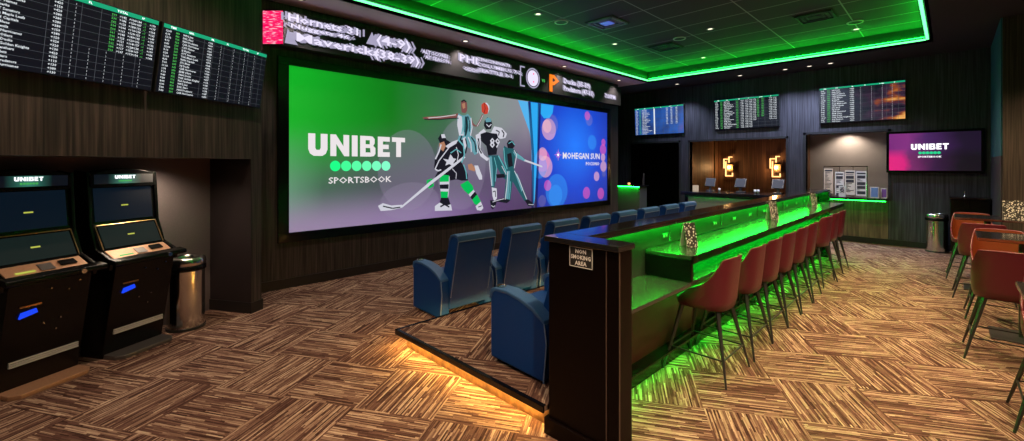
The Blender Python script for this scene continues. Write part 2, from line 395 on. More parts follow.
for x, y, lb in ((5.7, 5.1, 'recessed downlight just left of the round ceiling speaker near the screen'), (8.3, 5.18, 'recessed downlight beyond the blue-lit air vent'), (10.74, 1.3, 'recessed downlight beside the far right ceiling speaker'), (8.7, 3.3, 'recessed downlight in the middle of the dark ceiling tiles'), (10.9, 4.3, 'recessed downlight in the far left corner of the ceiling recess')):
    downlight(x, y, CU, lb, G3, 120)
for x, y, lb in ((-.9, .9, 'left'), (.5, -.9, 'right')): downlight(x, y, CU if y > .3 else CE, 'added fill downlight by the camera, out of view, the %s of two' % lb, 'added fill downlights by the camera', 130, col=(1, .82, .66))  # unseen fixtures added as fill for the sign, recliner sides and kiosk fronts
for x, y in ((1.2, .2), (4.6, .4), (6.6, .9), (8.6, 1.1), (8.6, -1.2), (6.4, -1.2), (4.2, -1.6), (2.2, -.8), (.3, 2.6), (2.2, 4.9)):
    z = CU if .3 < y < 6 else CE
    downlight(x, y, z, 'recessed downlight in the ceiling above the open carpet', 'downlights above the open floor', 340 if x > 1 and y < 3 else 26, col=(1, .67, .36) if x > 1 and y < 3 else (1, .60, .52))
for a_, b_, lb in ((-2.9, 1.1, 'recessed downlight in front of the left odds board'), (-1.3, 1.1, 'recessed downlight in front of the odds board nearest the screen')):
    p = LW(a_, b_); downlight(p.x, p.y, CE if p.y > 6.1 else CU, lb, 'downlights over the kiosks', 110, col=(1, .72, .5))
p = LW(-.95, -.30); downlight(p.x, p.y, 1.872, 'tiny downlight in the alcove ceiling between kiosk and bin', 'alcove downlight', 30, spot=150)
for x, y, lb in ((6.32, 5.08, 'round ceiling speaker ring beside the blue-lit vent'), (10.2, 1.25, 'round ceiling speaker at the far right of the recess'), (8.9, 4.0, 'round ceiling speaker near the middle of the recess')):
    t = thing('ceiling_speaker', lb, 'speaker', (x, y, CU), 0, 'ceiling speakers')
    MB().lathe([(.10, -.012), (.125, -.014), (.13, 0), (.12, .003)], 32, caps=False).build('ring', M['white_plastic'], t, smooth=True)
    MB().disc(0, 0, -.010, .105, 32, 'xy').build('grille', M['black_matt'], t)
for x, y, lb, mm in ((6.95, 4.5, 'square air vent in the ceiling lit blue', 'blue'), (9.3, 4.5, 'dark square air vent toward the back of the ceiling', 'dark'), (9.3, 1.7, 'dark square air vent over the far end of the counter', 'dark')):
    t = thing('air_vent', lb, 'vent', (x, y, CU), 0, 'ceiling air vents')
    MB().box(-.30, .30, -.30, .30, -.008, 0).build('backing', M['black_matt'], t)
    s_ = MB()
    for q in (.27, .20, .13):
        for (a0, a1, b0, b1) in ((-q, q, -q, -q + .035), (-q, q, q - .035, q), (-q, -q + .035, -q, q), (q - .035, q, -q, q)): s_.box(a0, a1, b0, b1, -.03 + (.27 - q) * .1, -.008)
    s_.build('louvre', mat('vent_' + mm, (.25, .28, .45) if mm == 'blue' else (.02, .02, .02), .5), t)  # blue light on the one vent is put into its louvre colour
    p_ = MB().box(-.10, .10, -.10, .10, -.022, -.01); p_.build('diffuser', emit('vent_lit_blue', (.12, .2, .8), .5) if mm == 'blue' else M['black_matt'], t)  # weak emission paints the same blue light; no lamp in the vent

# ---------------------------------------------------------------- video wall
SW, SH = 8.37, 2.45
t = thing('video_wall', 'huge glowing screen with green and blue sportsbook artwork on the long wall', 'screen', (2.16, SY, .81))
fr = MB(); d0 = -.05
fr.box(-.15, SW + .15, d0, 0, -.14, 0); fr.box(-.15, SW + .15, d0, 0, SH, SH + .12); fr.box(-.15, 0, d0, 0, 0, SH); fr.box(SW, SW + .15, d0, 0, 0, SH)
fr.build('frame', M['black'], t, bevel=.006)
m, n, l, b = nt('video_picture')
tc = n.new('ShaderNodeTexCoord'); sp = n.new('ShaderNodeSeparateXYZ'); l.new(tc.outputs['Object'], sp.inputs[0])
u = math_(n, l, 'DIVIDE', sp.outputs[0], SW); v = math_(n, l, 'DIVIDE', sp.outputs[2], SH)
nz = n.new('ShaderNodeTexNoise'); nz.inputs['Scale'].default_value = .55; nz.inputs['Detail'].default_value = 2; l.new(tc.outputs['Object'], nz.inputs['Vector'])
wob = math_(n, l, 'MULTIPLY', math_(n, l, 'SUBTRACT', nz.outputs['Fac'], .5), .35)
def mixc(f, a, b_):
    x = n.new('ShaderNodeMix'); x.data_type = 'RGBA'
    for i, q in ((0, f), (6, a), (7, b_)):
        if isinstance(q, tuple): x.inputs[i].default_value = (*q, 1)
        else: l.new(q, x.inputs[i])
    return x.outputs[2]
top = ramp(n, l, math_(n, l, 'ADD', u, math_(n, l, 'MULTIPLY', wob, .3)), [(.0, (.004, .34, .015)), (.20, (.004, .15, .008)), (.33, (.03, .11, .05)), (.46, (.17, .22, .20)), (.60, (.22, .20, .25)), (.68, (.13, .12, .17))])
bot = ramp(n, l, u, [(.0, (.10, .22, .14)), (.06, (.05, .10, .07)), (.2, (.065, .065, .085)), (.35, (.08, .065, .11)), (.55, (.09, .055, .13)), (.7, (.07, .04, .10))])
low = ramp(n, l, u, [(.0, (.24, .18, .28)), (.3, (.20, .13, .28)), (.5, (.08, .04, .12)), (.7, (.05, .03, .08))])
vv = math_(n, l, 'ADD', math_(n, l, 'ADD', v, wob), math_(n, l, 'MULTIPLY', u, -.25))
f1 = n.new('ShaderNodeMapRange'); f1.inputs[1].default_value = .18; f1.inputs[2].default_value = .72; f1.interpolation_type = 'SMOOTHSTEP'; l.new(vv, f1.inputs[0])
f0 = n.new('ShaderNodeMapRange'); f0.inputs[1].default_value = .0; f0.inputs[2].default_value = .28; f0.interpolation_type = 'SMOOTHSTEP'; l.new(v, f0.inputs[0])
left = mixc(f1.outputs[0], mixc(f0.outputs[0], low, bot), top)
# blue half with glow and soft discs
dist = n.new('ShaderNodeVectorMath'); dist.operation = 'DISTANCE'; l.new(tc.outputs['Object'], dist.inputs[0]); dist.inputs[1].default_value = (6.9, 0, 1.5)
blue = ramp(n, l, math_(n, l, 'DIVIDE', dist.outputs['Value'], 2.2), [(0, (.01, .16, .80)), (.5, (.008, .05, .50)), (1, (.012, .018, .22))])
right_u = math_(n, l, 'GREATER_THAN', math_(n, l, 'ADD', math_(n, l, 'MULTIPLY', v, .035), math_(n, l, 'SUBTRACT', u, .648)), .0)
img = mixc(right_u, left, blue)
b.inputs['Base Color'].default_value = (.01, .01, .01, 1); b.inputs['Roughness'].default_value = .5
l.new(img, b.inputs['Emission Color']); b.inputs['Emission Strength'].default_value = 1.0
disp = MB().box(0, SW, -.03, -.005, 0, SH).build('display', m, t)
def soft(name, col, s, a):
    m, n, l, b = nt(name); tr = n.new('ShaderNodeBsdfTransparent'); mx_ = n.new('ShaderNodeMixShader'); e = n.new('ShaderNodeEmission')
    e.inputs[0].default_value = (*col, 1); e.inputs[1].default_value = s; mx_.inputs[0].default_value = a
    l.new(tr.outputs[0], mx_.inputs[1]); l.new(e.outputs[0], mx_.inputs[2]); l.new(mx_.outputs[0], n['Material Output'].inputs[0]); return m
S1 = soft('disc_peach', (.95, .50, .50), .9, .42); S2 = soft('disc_blue', (.05, .35, 1), .8, .38); S3 = soft('disc_pink', (.85, .12, .45), .8, .45); S4 = soft('disc_grey', (.50, .42, .62), .5, .22); S5 = soft('disc_cyan', (.03, .45, .90), .9, .75); S6 = soft('fold_dark', (.01, .015, .10), .6, .75)
dz = MB(); yy = [-.0312]
def dd(x, z, r, ms, rx=None):
    yy[0] -= .00018; dz.use(ms).disc(x, yy[0], z, r, 32, rx=rx)
dd(2.05, -.02 + .36, .34, S4, .60); dd(2.0, .9, .72, S4, .6); dd(3.2, 1.0, .9, S4, .62)
for x, z, r, ms in ((5.62, 1.10, .27, S3), (5.72, .95, .26, S1), (5.50, .95, .28, S2), (5.62, 1.25, .16, S1), (5.85, 1.85, .26, S1), (5.95, 1.98, .24, S4), (5.78, 1.92, .16, S1), (6.15, .35, .42, S2), (6.1, .25, .26, S2), (7.5, 2.2, .16, S4), (7.42, 2.3, .12, S3), (7.64, 1.6, .20, S2), (5.8, .5, .13, S3), (5.6, .14, .14, S4), (7.38, .25, .16, S3), (7.85, .68, .13, S1), (8.16, 1.42, .15, S3), (8.16, 1.2, .11, S1), (8.18, .95, .15, S1), (8.18, 1.62, .1, S3), (8.05, .2, .16, S3), (8.2, .75, .1, S4)):
    dd(x, z, r, ms)
dz.build('disc_pattern', None, disp)
cu = MB()
def strip(pts, ms): 
    yy[0] -= .0004; cu.use(ms).poly([(x, yy[0], z) for x, z in pts])
strip([(4.78, 2.44), (5.12, 2.44), (5.22, 1.9), (5.28, 1.3), (5.16, 1.75)], S5)
strip([(5.18, 2.44), (5.50, 2.44), (5.42, 1.2), (5.34, .2), (5.28, .0), (5.24, .9)], S5)
strip([(5.52, 2.44), (6.02, 2.44), (5.98, 2.25), (5.86, 2.12), (5.66, 2.1), (5.54, 2.2)], S5)
strip([(5.10, 2.44), (5.20, 2.44), (5.32, 1.2), (5.30, 0), (5.22, 0), (5.24, 1.2)], S6)
strip([(5.44, 2.44), (5.56, 2.44), (5.50, 1.3), (5.42, 0), (5.34, 0), (5.42, 1.2)], S6)
cu.build('curtain_artwork', None, disp)
ART={'hockey_player':[('K',[(2.62,1.49),(2.68,1.57),(2.77,1.58),(2.81,1.48),(2.95,1.41),(3.09,1.49),(3.24,1.38),(3.26,1.19),(3.19,1.03),(3.34,0.8),(3.34,0.68),(3.19,0.68),(3.05,0.71),(2.91,0.69),(2.86,0.79),(2.64,0.74),(2.55,0.76),(2.62,0.87),(2.53,0.92),(2.55,1.1),(2.64,1.25),(2.68,1.38)]),('S',[(2.65,1.4),(2.76,1.44),(2.8,1.35),(2.74,1.25),(2.65,1.31)]),('W',[(2.69,1.57),(2.77,1.58),(2.8,1.51),(2.71,1.5)]),('W',[(2.73,1.11),(2.86,1.09),(2.91,1.2),(2.98,1.12),(3.05,1.11),(2.98,1.03),(3.0,0.96),(2.88,1.01),(2.79,0.98),(2.82,1.05)]),('W',[(2.79,1.35),(2.95,1.44),(3.1,1.49),(3.05,1.41),(2.86,1.31)]),('G',[(2.67,0.81),(2.88,0.79),(2.88,0.67),(2.66,0.67)]),('W',[(2.66,0.67),(2.88,0.67),(2.88,0.62),(2.66,0.62)]),('K',[(2.66,0.62),(2.88,0.62),(2.86,0.53),(2.67,0.54)]),('W',[(2.67,0.54),(2.86,0.53),(2.85,0.48),(2.68,0.49)]),('G',[(2.68,0.49),(2.85,0.48),(2.84,0.36),(2.69,0.37)]),('K',[(2.69,0.37),(2.86,0.36),(2.92,0.21),(2.64,0.23)]),('W',[(2.55,0.22),(2.66,0.28),(2.79,0.21),(2.92,0.23),(2.95,0.11),(2.55,0.13)]),('G',[(3.15,0.6),(3.34,0.68),(3.46,0.57),(3.49,0.49),(3.36,0.4),(3.24,0.49)]),('W',[(3.36,0.4),(3.49,0.49),(3.52,0.45),(3.4,0.35)]),('K',[(3.4,0.35),(3.52,0.45),(3.58,0.39),(3.45,0.29)]),('G',[(3.45,0.29),(3.58,0.39),(3.68,0.24),(3.59,0.17),(3.51,0.2)]),('W',[(3.54,0.15),(3.68,0.24),(3.75,0.1),(3.69,0.05),(3.58,0.07)]),('G',[(2.37,0.71),(2.49,0.74),(2.53,0.6),(2.42,0.55),(2.37,0.62)]),('K',[(2.41,0.68),(2.46,0.7),(2.49,0.62),(2.43,0.59)]),('W',[(3.24,1.17),(3.28,1.14),(2.5,0.65),(1.86,0.24),(1.82,0.25),(2.42,0.67)]),('W',[(1.4,0.3),(1.49,0.34),(1.65,0.29),(1.86,0.29),(1.86,0.24),(1.65,0.21),(1.45,0.21)]),('W',[(2.547,1.107),(2.627,1.247),(2.653,1.233),(2.573,1.093)]),('W',[(2.626,1.245),(2.676,1.385),(2.704,1.375),(2.654,1.235)]),('W',[(2.958,1.403),(2.848,1.283),(2.832,1.297),(2.942,1.417)]),('W',[(2.848,1.283),(2.648,1.063),(2.632,1.077),(2.832,1.297)]),('W',[(2.65,1.065),(2.56,0.905),(2.54,0.915),(2.63,1.075)]),('A',[(3.1,1.501),(3.24,1.381),(3.22,1.359),(3.08,1.479)]),('A',[(3.245,1.372),(3.265,1.192),(3.235,1.188),(3.215,1.368)]),('A',[(3.264,1.184),(3.194,1.034),(3.166,1.046),(3.236,1.196)]),('W',[(3.059,1.343),(3.109,1.193),(3.091,1.187),(3.041,1.337)]),('W',[(3.109,1.188),(3.079,1.068),(3.061,1.072),(3.091,1.192)]),('A',[(2.905,1.229),(3.045,1.309),(3.055,1.291),(2.915,1.211)]),('A',[(3.055,1.309),(3.175,1.239),(3.165,1.221),(3.045,1.291)]),('W',[(2.566,0.921),(2.626,0.891),(2.614,0.869),(2.554,0.899)]),('W',[(2.617,0.892),(2.687,0.912),(2.693,0.888),(2.623,0.868)]),('A',[(3.241,1.005),(3.301,0.865),(3.279,0.855),(3.219,0.995)]),('A',[(3.302,0.862),(3.322,0.712),(3.298,0.708),(3.278,0.858)]),('W',[(2.887,0.77),(2.877,0.55),(2.863,0.55),(2.873,0.77)]),('W',[(2.877,0.549),(2.857,0.379),(2.843,0.381),(2.863,0.551)]),('K',[(2.664,0.214),(2.764,0.254),(2.776,0.226),(2.676,0.186)]),('K',[(2.777,0.253),(2.887,0.193),(2.873,0.167),(2.763,0.227)]),('K',[(3.608,0.14),(3.698,0.16),(3.702,0.14),(3.612,0.12)]),('W',[(2.955,0.925),(3.055,0.835),(3.045,0.825),(2.945,0.915)]),('W',[(3.057,0.829),(3.047,0.719),(3.033,0.721),(3.043,0.831)]),('K',[(1.493,0.3),(1.673,0.25),(1.667,0.23),(1.487,0.28)]),('K',[(1.669,0.25),(1.819,0.26),(1.821,0.24),(1.671,0.23)])],'basketball_player':[('D',[(3.17,2.26),(3.24,2.28),(3.32,2.24),(3.33,2.13),(3.32,2.07),(3.28,2.02),(3.19,2.03),(3.17,2.12)]),('S',[(3.19,2.2),(3.27,2.23),(3.28,2.13),(3.22,2.1)]),('D',[(2.28,1.86),(2.37,1.88),(2.68,1.92),(2.94,1.96),(3.11,2.01),(3.12,1.92),(2.91,1.89),(2.65,1.86),(2.41,1.82),(2.32,1.83)]),('S',[(2.37,1.87),(2.68,1.91),(3.04,1.98),(3.06,1.96),(2.68,1.89),(2.41,1.85)]),('T',[(3.11,2.01),(3.19,1.97),(3.28,1.98),(3.34,2.02),(3.43,1.94),(3.46,1.75),(3.42,1.58),(3.14,1.57),(3.09,1.78),(3.07,1.91)]),('W',[(3.11,1.97),(3.19,1.95),(3.24,1.57),(3.16,1.57),(3.1,1.78)]),('C',[(3.27,1.94),(3.34,1.96),(3.36,1.74),(3.31,1.59),(3.25,1.65)]),('D',[(3.43,1.94),(3.49,1.83),(3.56,1.79),(3.65,1.91),(3.72,2.04),(3.76,2.02),(3.69,1.89),(3.61,1.78),(3.52,1.77),(3.45,1.8)]),('O',[(3.7,2.23),(3.76,2.28),(3.85,2.29),(3.92,2.23),(3.92,2.15),(3.87,2.06),(3.78,2.04),(3.71,2.09)]),('W',[(3.8,2.28),(3.85,2.29),(3.92,2.23),(3.92,2.15),(3.87,2.06),(3.9,2.16),(3.87,2.23)]),('T',[(3.12,1.57),(3.43,1.58),(3.59,1.48),(3.63,1.25),(3.52,1.19),(3.42,1.31),(3.31,1.36),(3.22,1.19),(3.11,1.22),(3.07,1.43)]),('W',[(3.21,1.52),(3.28,1.55),(3.32,1.38),(3.26,1.3)]),('K',[(3.17,1.49),(3.22,1.49),(3.21,1.3),(3.15,1.3)]),('S',[(3.34,1.0),(3.44,1.02),(3.56,0.9),(3.51,0.86),(3.36,0.9)]),('W',[(3.51,0.98),(3.61,0.98),(3.72,0.76),(3.72,0.69),(3.64,0.69),(3.56,0.82)]),('W',[(3.125,1.968),(3.105,1.778),(3.075,1.782),(3.095,1.972)]),('W',[(3.105,1.783),(3.155,1.573),(3.125,1.567),(3.075,1.777)]),('A',[(3.225,1.941),(3.235,1.761),(3.205,1.759),(3.195,1.939)]),('A',[(3.235,1.757),(3.205,1.597),(3.175,1.603),(3.205,1.763)]),('K',[(3.307,1.963),(3.337,1.773),(3.303,1.767),(3.273,1.957)]),('K',[(3.337,1.767),(3.297,1.567),(3.263,1.573),(3.303,1.773)]),('W',[(3.432,1.942),(3.462,1.752),(3.438,1.748),(3.408,1.938)]),('W',[(3.462,1.747),(3.422,1.577),(3.398,1.583),(3.438,1.753)]),('K',[(3.349,1.974),(3.399,1.854),(3.381,1.846),(3.331,1.966)]),('K',[(3.4,1.849),(3.39,1.659),(3.37,1.661),(3.38,1.851)]),('W',[(2.409,1.866),(2.679,1.906),(2.681,1.894),(2.411,1.854)]),('W',[(2.679,1.906),(3.039,1.976),(3.041,1.964),(2.681,1.894)]),('K',[(2.319,1.839),(2.649,1.859),(2.651,1.841),(2.321,1.821)]),('K',[(2.649,1.859),(2.909,1.899),(2.911,1.881),(2.651,1.841)]),('K',[(2.909,1.899),(3.109,1.919),(3.111,1.901),(2.911,1.881)]),('K',[(3.204,1.564),(3.124,1.394),(3.096,1.406),(3.176,1.576)]),('K',[(3.125,1.401),(3.135,1.231),(3.105,1.229),(3.095,1.399)]),('W',[(3.361,1.556),(3.431,1.426),(3.409,1.414),(3.339,1.544)]),('W',[(3.432,1.421),(3.442,1.251),(3.418,1.249),(3.408,1.419)]),('K',[(3.441,1.56),(3.531,1.46),(3.509,1.44),(3.419,1.54)]),('K',[(3.535,1.453),(3.575,1.253),(3.545,1.247),(3.505,1.447)]),('W',[(3.57,1.493),(3.61,1.363),(3.59,1.357),(3.55,1.487)]),('W',[(3.61,1.359),(3.6,1.229),(3.58,1.231),(3.59,1.361)]),('K',[(3.294,1.524),(3.334,1.384),(3.306,1.376),(3.266,1.516)]),('K',[(3.335,1.376),(3.295,1.216),(3.265,1.224),(3.305,1.384)]),('K',[(3.786,2.271),(3.806,2.161),(3.794,2.159),(3.774,2.269)]),('K',[(3.806,2.158),(3.766,2.048),(3.754,2.052),(3.794,2.162)]),('W',[(3.575,1.784),(3.665,1.904),(3.675,1.896),(3.585,1.776)]),('W',[(3.665,1.903),(3.735,2.023),(3.745,2.017),(3.675,1.897)]),('K',[(3.172,2.252),(3.232,2.292),(3.248,2.268),(3.188,2.228)]),('K',[(3.247,2.293),(3.307,2.263),(3.293,2.237),(3.233,2.267)])],'football_player':[('K',[(3.79,1.91),(3.87,1.99),(3.97,1.96),(4.01,1.85),(3.97,1.75),(3.83,1.73),(3.77,1.81)]),('T',[(3.81,1.94),(3.89,1.99),(3.97,1.96),(3.98,1.9),(3.83,1.88)]),('W',[(3.63,1.65),(3.77,1.74),(3.84,1.68),(3.97,1.67),(4.06,1.81),(4.28,1.79),(4.44,1.67),(4.39,1.58),(4.25,1.55),(4.16,1.58),(4.11,1.5),(3.68,1.54)]),('K',[(3.68,1.63),(3.84,1.68),(4.01,1.66),(4.14,1.66),(4.2,1.52),(4.16,1.4),(4.13,1.21),(3.89,1.19),(3.84,1.39),(3.69,1.49)]),('W',[(3.55,1.6),(3.64,1.64),(3.69,1.5),(3.68,1.31),(3.74,1.22),(3.91,1.12),(3.86,1.07),(3.68,1.17),(3.58,1.34)]),('K',[(3.6,1.53),(3.64,1.54),(3.67,1.34),(3.74,1.24),(3.69,1.22),(3.61,1.34)]),('C',[(3.89,1.19),(4.18,1.2),(4.39,0.97),(4.54,0.73),(4.5,0.63),(4.32,0.71),(4.14,0.94),(4.11,0.69),(4.06,0.49),(3.97,0.54),(3.93,0.9)]),('T',[(3.93,1.17),(3.99,1.17),(4.02,0.89),(4.04,0.54),(3.98,0.55),(3.94,0.9)]),('W',[(3.99,0.52),(4.13,0.49),(4.14,0.28),(4.06,0.21),(4.01,0.34)]),('A',[(4.192,1.199),(4.362,0.959),(4.338,0.941),(4.168,1.181)]),('A',[(4.363,0.958),(4.493,0.738),(4.467,0.722),(4.337,0.942)]),('W',[(3.92,1.151),(3.95,0.901),(3.93,0.899),(3.9,1.149)]),('W',[(3.95,0.901),(4.0,0.551),(3.98,0.549),(3.93,0.899)]),('W',[(4.287,0.975),(4.437,0.765),(4.423,0.755),(4.273,0.965)]),('W',[(4.439,0.763),(4.469,0.663),(4.451,0.657),(4.421,0.757)]),('A',[(4.069,1.153),(4.139,0.943),(4.121,0.937),(4.051,1.147)]),('A',[(4.14,0.939),(4.1,0.639),(4.08,0.641),(4.12,0.941)]),('W',[(3.846,1.848),(3.916,1.798),(3.904,1.782),(3.834,1.832)]),('W',[(3.903,1.798),(3.973,1.858),(3.987,1.842),(3.917,1.782)]),('K',[(3.676,1.602),(3.806,1.652),(3.814,1.628),(3.684,1.578)]),('K',[(3.804,1.651),(3.854,1.681),(3.866,1.659),(3.816,1.629)]),('K',[(4.291,1.751),(4.361,1.681),(4.339,1.659),(4.269,1.729)]),('K',[(4.364,1.665),(4.334,1.585),(4.306,1.595),(4.336,1.675)]),('K',[(4.114,1.742),(4.214,1.712),(4.206,1.688),(4.106,1.718)]),('K',[(4.222,1.696),(4.192,1.616),(4.168,1.624),(4.198,1.704)]),('W',[(3.607,1.512),(3.677,1.312),(3.663,1.308),(3.593,1.508)]),('W',[(3.676,1.315),(3.776,1.195),(3.764,1.185),(3.664,1.305)]),('K',[(4.017,0.43),(4.087,0.45),(4.093,0.43),(4.023,0.41)]),('K',[(4.1,0.441),(4.11,0.311),(4.09,0.309),(4.08,0.439)])],'baseball_batter':[('K',[(4.43,1.46),(4.5,1.54),(4.63,1.52),(4.69,1.42),(4.61,1.35),(4.46,1.36)]),('C',[(4.35,1.41),(4.46,1.36),(4.65,1.35),(4.76,1.26),(4.68,1.13),(4.65,0.89),(4.43,0.89),(4.34,1.1),(4.32,1.28)]),('K',[(4.44,1.23),(4.57,1.26),(4.62,0.97),(4.48,0.94)]),('T',[(4.61,1.29),(4.76,1.25),(5.03,1.1),(4.99,1.07),(4.71,1.16)]),('W',[(4.99,1.12),(5.6,0.97),(5.6,0.93),(4.97,1.08)]),('C',[(4.43,0.89),(4.66,0.89),(4.84,0.67),(4.99,0.4),(5.09,0.19),(4.99,0.17),(4.81,0.38),(4.61,0.63),(4.56,0.36),(4.54,0.22),(4.35,0.22),(4.39,0.58)]),('T',[(4.44,0.86),(4.53,0.86),(4.51,0.52),(4.48,0.25),(4.4,0.24),(4.43,0.58)]),('T',[(4.68,0.81),(4.76,0.79),(4.95,0.43),(4.89,0.39)]),('K',[(4.35,0.28),(4.54,0.21),(4.43,0.16),(4.14,0.21),(4.08,0.24)]),('K',[(3.94,0.25),(4.14,0.23),(4.09,0.11),(4.02,0.05),(3.97,0.09)]),('K',[(4.99,0.19),(5.12,0.2),(5.25,0.12),(5.31,0.05),(5.12,0.05)]),('K',[(4.11,0.79),(4.35,0.8),(4.39,0.72),(4.14,0.71)]),('A',[(4.352,1.361),(4.382,1.071),(4.358,1.069),(4.328,1.359)]),('A',[(4.382,1.075),(4.452,0.905),(4.428,0.895),(4.358,1.065)]),('W',[(4.657,1.327),(4.747,1.227),(4.733,1.213),(4.643,1.313)]),('W',[(4.75,1.217),(4.67,0.917),(4.65,0.923),(4.73,1.223)]),('W',[(4.47,0.849),(4.44,0.529),(4.42,0.531),(4.45,0.851)]),('W',[(4.44,0.528),(4.39,0.238),(4.37,0.242),(4.42,0.532)]),('A',[(4.55,0.63),(4.54,0.42),(4.52,0.42),(4.53,0.63)]),('A',[(4.54,0.418),(4.51,0.238),(4.49,0.242),(4.52,0.422)]),('W',[(4.668,0.866),(4.818,0.676),(4.802,0.664),(4.652,0.854)]),('W',[(4.819,0.675),(4.959,0.405),(4.941,0.395),(4.801,0.665)]),('W',[(4.959,0.405),(5.069,0.215),(5.051,0.205),(4.941,0.395)]),('A',[(4.476,1.469),(4.586,1.519),(4.594,1.501),(4.484,1.451)]),('A',[(4.597,1.517),(4.687,1.437),(4.673,1.423),(4.583,1.503)]),('W',[(4.009,0.217),(4.179,0.247),(4.181,0.233),(4.011,0.203)]),('W',[(4.179,0.247),(4.349,0.267),(4.351,0.253),(4.181,0.233)]),('W',[(3.974,0.147),(4.044,0.107),(4.036,0.093),(3.966,0.133)]),('W',[(4.035,0.106),(4.075,0.136),(4.085,0.124),(4.045,0.094)]),('A',[(4.744,1.239),(4.894,1.179),(4.886,1.161),(4.736,1.221)]),('A',[(4.896,1.178),(5.016,1.098),(5.004,1.082),(4.884,1.162)]),('W',[(5.121,0.097),(5.291,0.077),(5.289,0.063),(5.119,0.083)])]}
for k, v_ in ART.items():
    a_ = MB(); y_ = -.036 - {'football_player': 0, 'baseball_batter': .002, 'basketball_player': .004, 'hockey_player': .008}[k]
    for i, (c_, p_) in enumerate(v_):
        a_.use(M['art_' + c_]).poly([(x, y_ - i * .00012, z) for x, z in p_])
    o = a_.build(k + '_picture', None, disp)
o = MB().use(M['art_W']).text('89', 3.93, 1.36, .20, y=-.0395, bold=.015, sx=1.05).build('jersey_number', None, disp)
lg = MB().use(M['e_logo']); block_letters(lg, 'UNIBET', .27, 1.13, .34, 1.65, y=-.04); lg.build('brand_lettering', None, disp)
dt = MB()
for i in range(6):
    dt.use(emit('dot_%d' % i, (.01 + .035 * i, .80, .20 + .055 * i), 1.0)).disc(.68 + .174 * i, -.04, .975, .083)
dt.build('brand_dots', None, disp)
MB().use(M['e_logo']).text('SPORTSBOOK', 1.11, .70, .098, y=-.04, align='CENTER', bold=.012, sx=1.22).build('brand_subtitle', None, disp)
mg = MB().use(M['e_logo']).text('MOHEGAN SUN', 6.36, 1.15, .155, y=-.04, bold=.02, sx=1.02).text('POCONO', 7.34, .98, .09, y=-.04, bold=.02, sx=1.1)
mg.build('sponsor_lettering', None, disp)
st = MB().use(emit('sponsor_star', (.9, .25, .45), 1))
for k in range(8):
    a = k * math.pi / 4; r = .16 if k % 2 == 0 else .10
    st.poly([(6.19 + math.cos(a) * r, -.041, 1.24 + math.sin(a) * r), (6.19 + math.cos(a + .25) * .04, -.041, 1.24 + math.sin(a + .25) * .04), (6.19 + math.cos(a - .25) * .04, -.041, 1.24 + math.sin(a - .25) * .04)][::-1])
st.use(M['e_white']).disc(6.19, -.0415, 1.24, .03, 12)
st.build('sponsor_emblem', None, disp)

# ---------------------------------------------------------------- ticker band over the video wall
TY = 6.65
t = thing('ticker_display', 'long dark ticker display with glowing white scores above the screen', 'ticker', (2.03, SY, 3.50))
L = 8.95; H_ = .50
MB().prism([(-.20, 0), (0, -.20), (L, -.20), (L, 0)], 'z', 0, H_).build('housing', M['black_matt'], t)
def tick(name): return MB()
y0 = -.207
def ghost(mb, s, x, z, h, sx=1.3, n=3):
    for i, (dx, dz_) in enumerate(((.0, 0), (.045, -.014), (-.04, .012), (.11, .006), (-.09, -.008))[:n]):
        mb.use(M['e_tick'] if i == 0 else M['e_tick2']).text(s, x + dx, z + dz_, h, y=y0 - .0006 * (5 - i), bold=.02, sx=sx)
a_ = MB()
ghost(a_, 'Hornets 31', .05, .36, .11, 1.5, 5); ghost(a_, 'Nuggets 46', .09, .27, .06, 2.2, 5); ghost(a_, 'Mavericks', .16, .09, .12, 1.9, 5)
ghost(a_, '(4-9)', 1.40, .30, .15, 1.6, 5); ghost(a_, '(38-39)', 1.36, .07, .14, 1.5, 5)
a_.use(M['e_tick2']).ring(1.90, y0, .37, .11, .135, 16, -1.2, 1.2); a_.ring(2.06, y0, .14, .11, .135, 16, -1.2, 1.2)
a_.use(M['e_tick2']).poly([(1.24, y0, .26), (1.44, y0, .26), (1.34, y0, .47)]); a_.poly([(.02, y0, .03), (.2, y0, .03), (.06, y0, .24)])
a_.build('ticker_lettering', None, t)
a_ = MB()
ghost(a_, 'ALT SCORES', 2.30, .30, .065, 1.1); ghost(a_, 'AT SEASON', 2.36, .21, .065, 1.1)
a_.build('score_lettering', None, t)
a_ = MB()
ghost(a_, 'PHI', 3.12, .30, .14, 1.6); ghost(a_, 'CINCINNATI', 3.55, .39, .06, 1.9); ghost(a_, 'COLUMBUS 7-2', 3.55, .28, .07, 1.9); ghost(a_, 'SEATTLE 3-1', 3.6, .17, .07, 1.8); ghost(a_, 'ODDS', 3.24, .14, .07, 1.3)
a_.build('score_lettering', None, t)
a_ = MB()
a_.use(M['e_tick']).disc(5.22, y0, .26, .18); a_.use(M['e_tick2']).ring(5.22, y0 - .001, .26, .20, .23)
a_.use(M['e_tick2']).box(4.80, 4.83, y0 - .004, y0, .03, .48); a_.box(4.83, 4.95, y0 - .004, y0, .45, .48); a_.box(4.83, 4.95, y0 - .004, y0, .03, .06)
a_.use(M['e_pink']).disc(5.24, y0 - .002, .36, .02, 8); a_.disc(5.24, y0 - .002, .18, .02, 8)
a_.build('team_emblem', None, t)
MB().use(M['e_odds']).text('vs', 5.52, .22, .10, y=y0, bold=.02).build('versus_lettering', None, t)
MB().use(M['e_orange']).text('P', 5.76, .05, .38, y=y0 - .004, bold=.03, sx=1.3).build('team_letter', None, t)
a_ = MB(); ghost(a_, 'Ducks (35-39)', 6.32, .30, .12, 1.12); a_.build('match_lettering', None, t); a_ = MB(); ghost(a_, 'Predators (47-31)', 6.32, .12, .12, 1.02); a_.build('match_lettering', None, t); a_ = MB(); ghost(a_, '7:00PM', 8.12, .14, .11, 1.1)
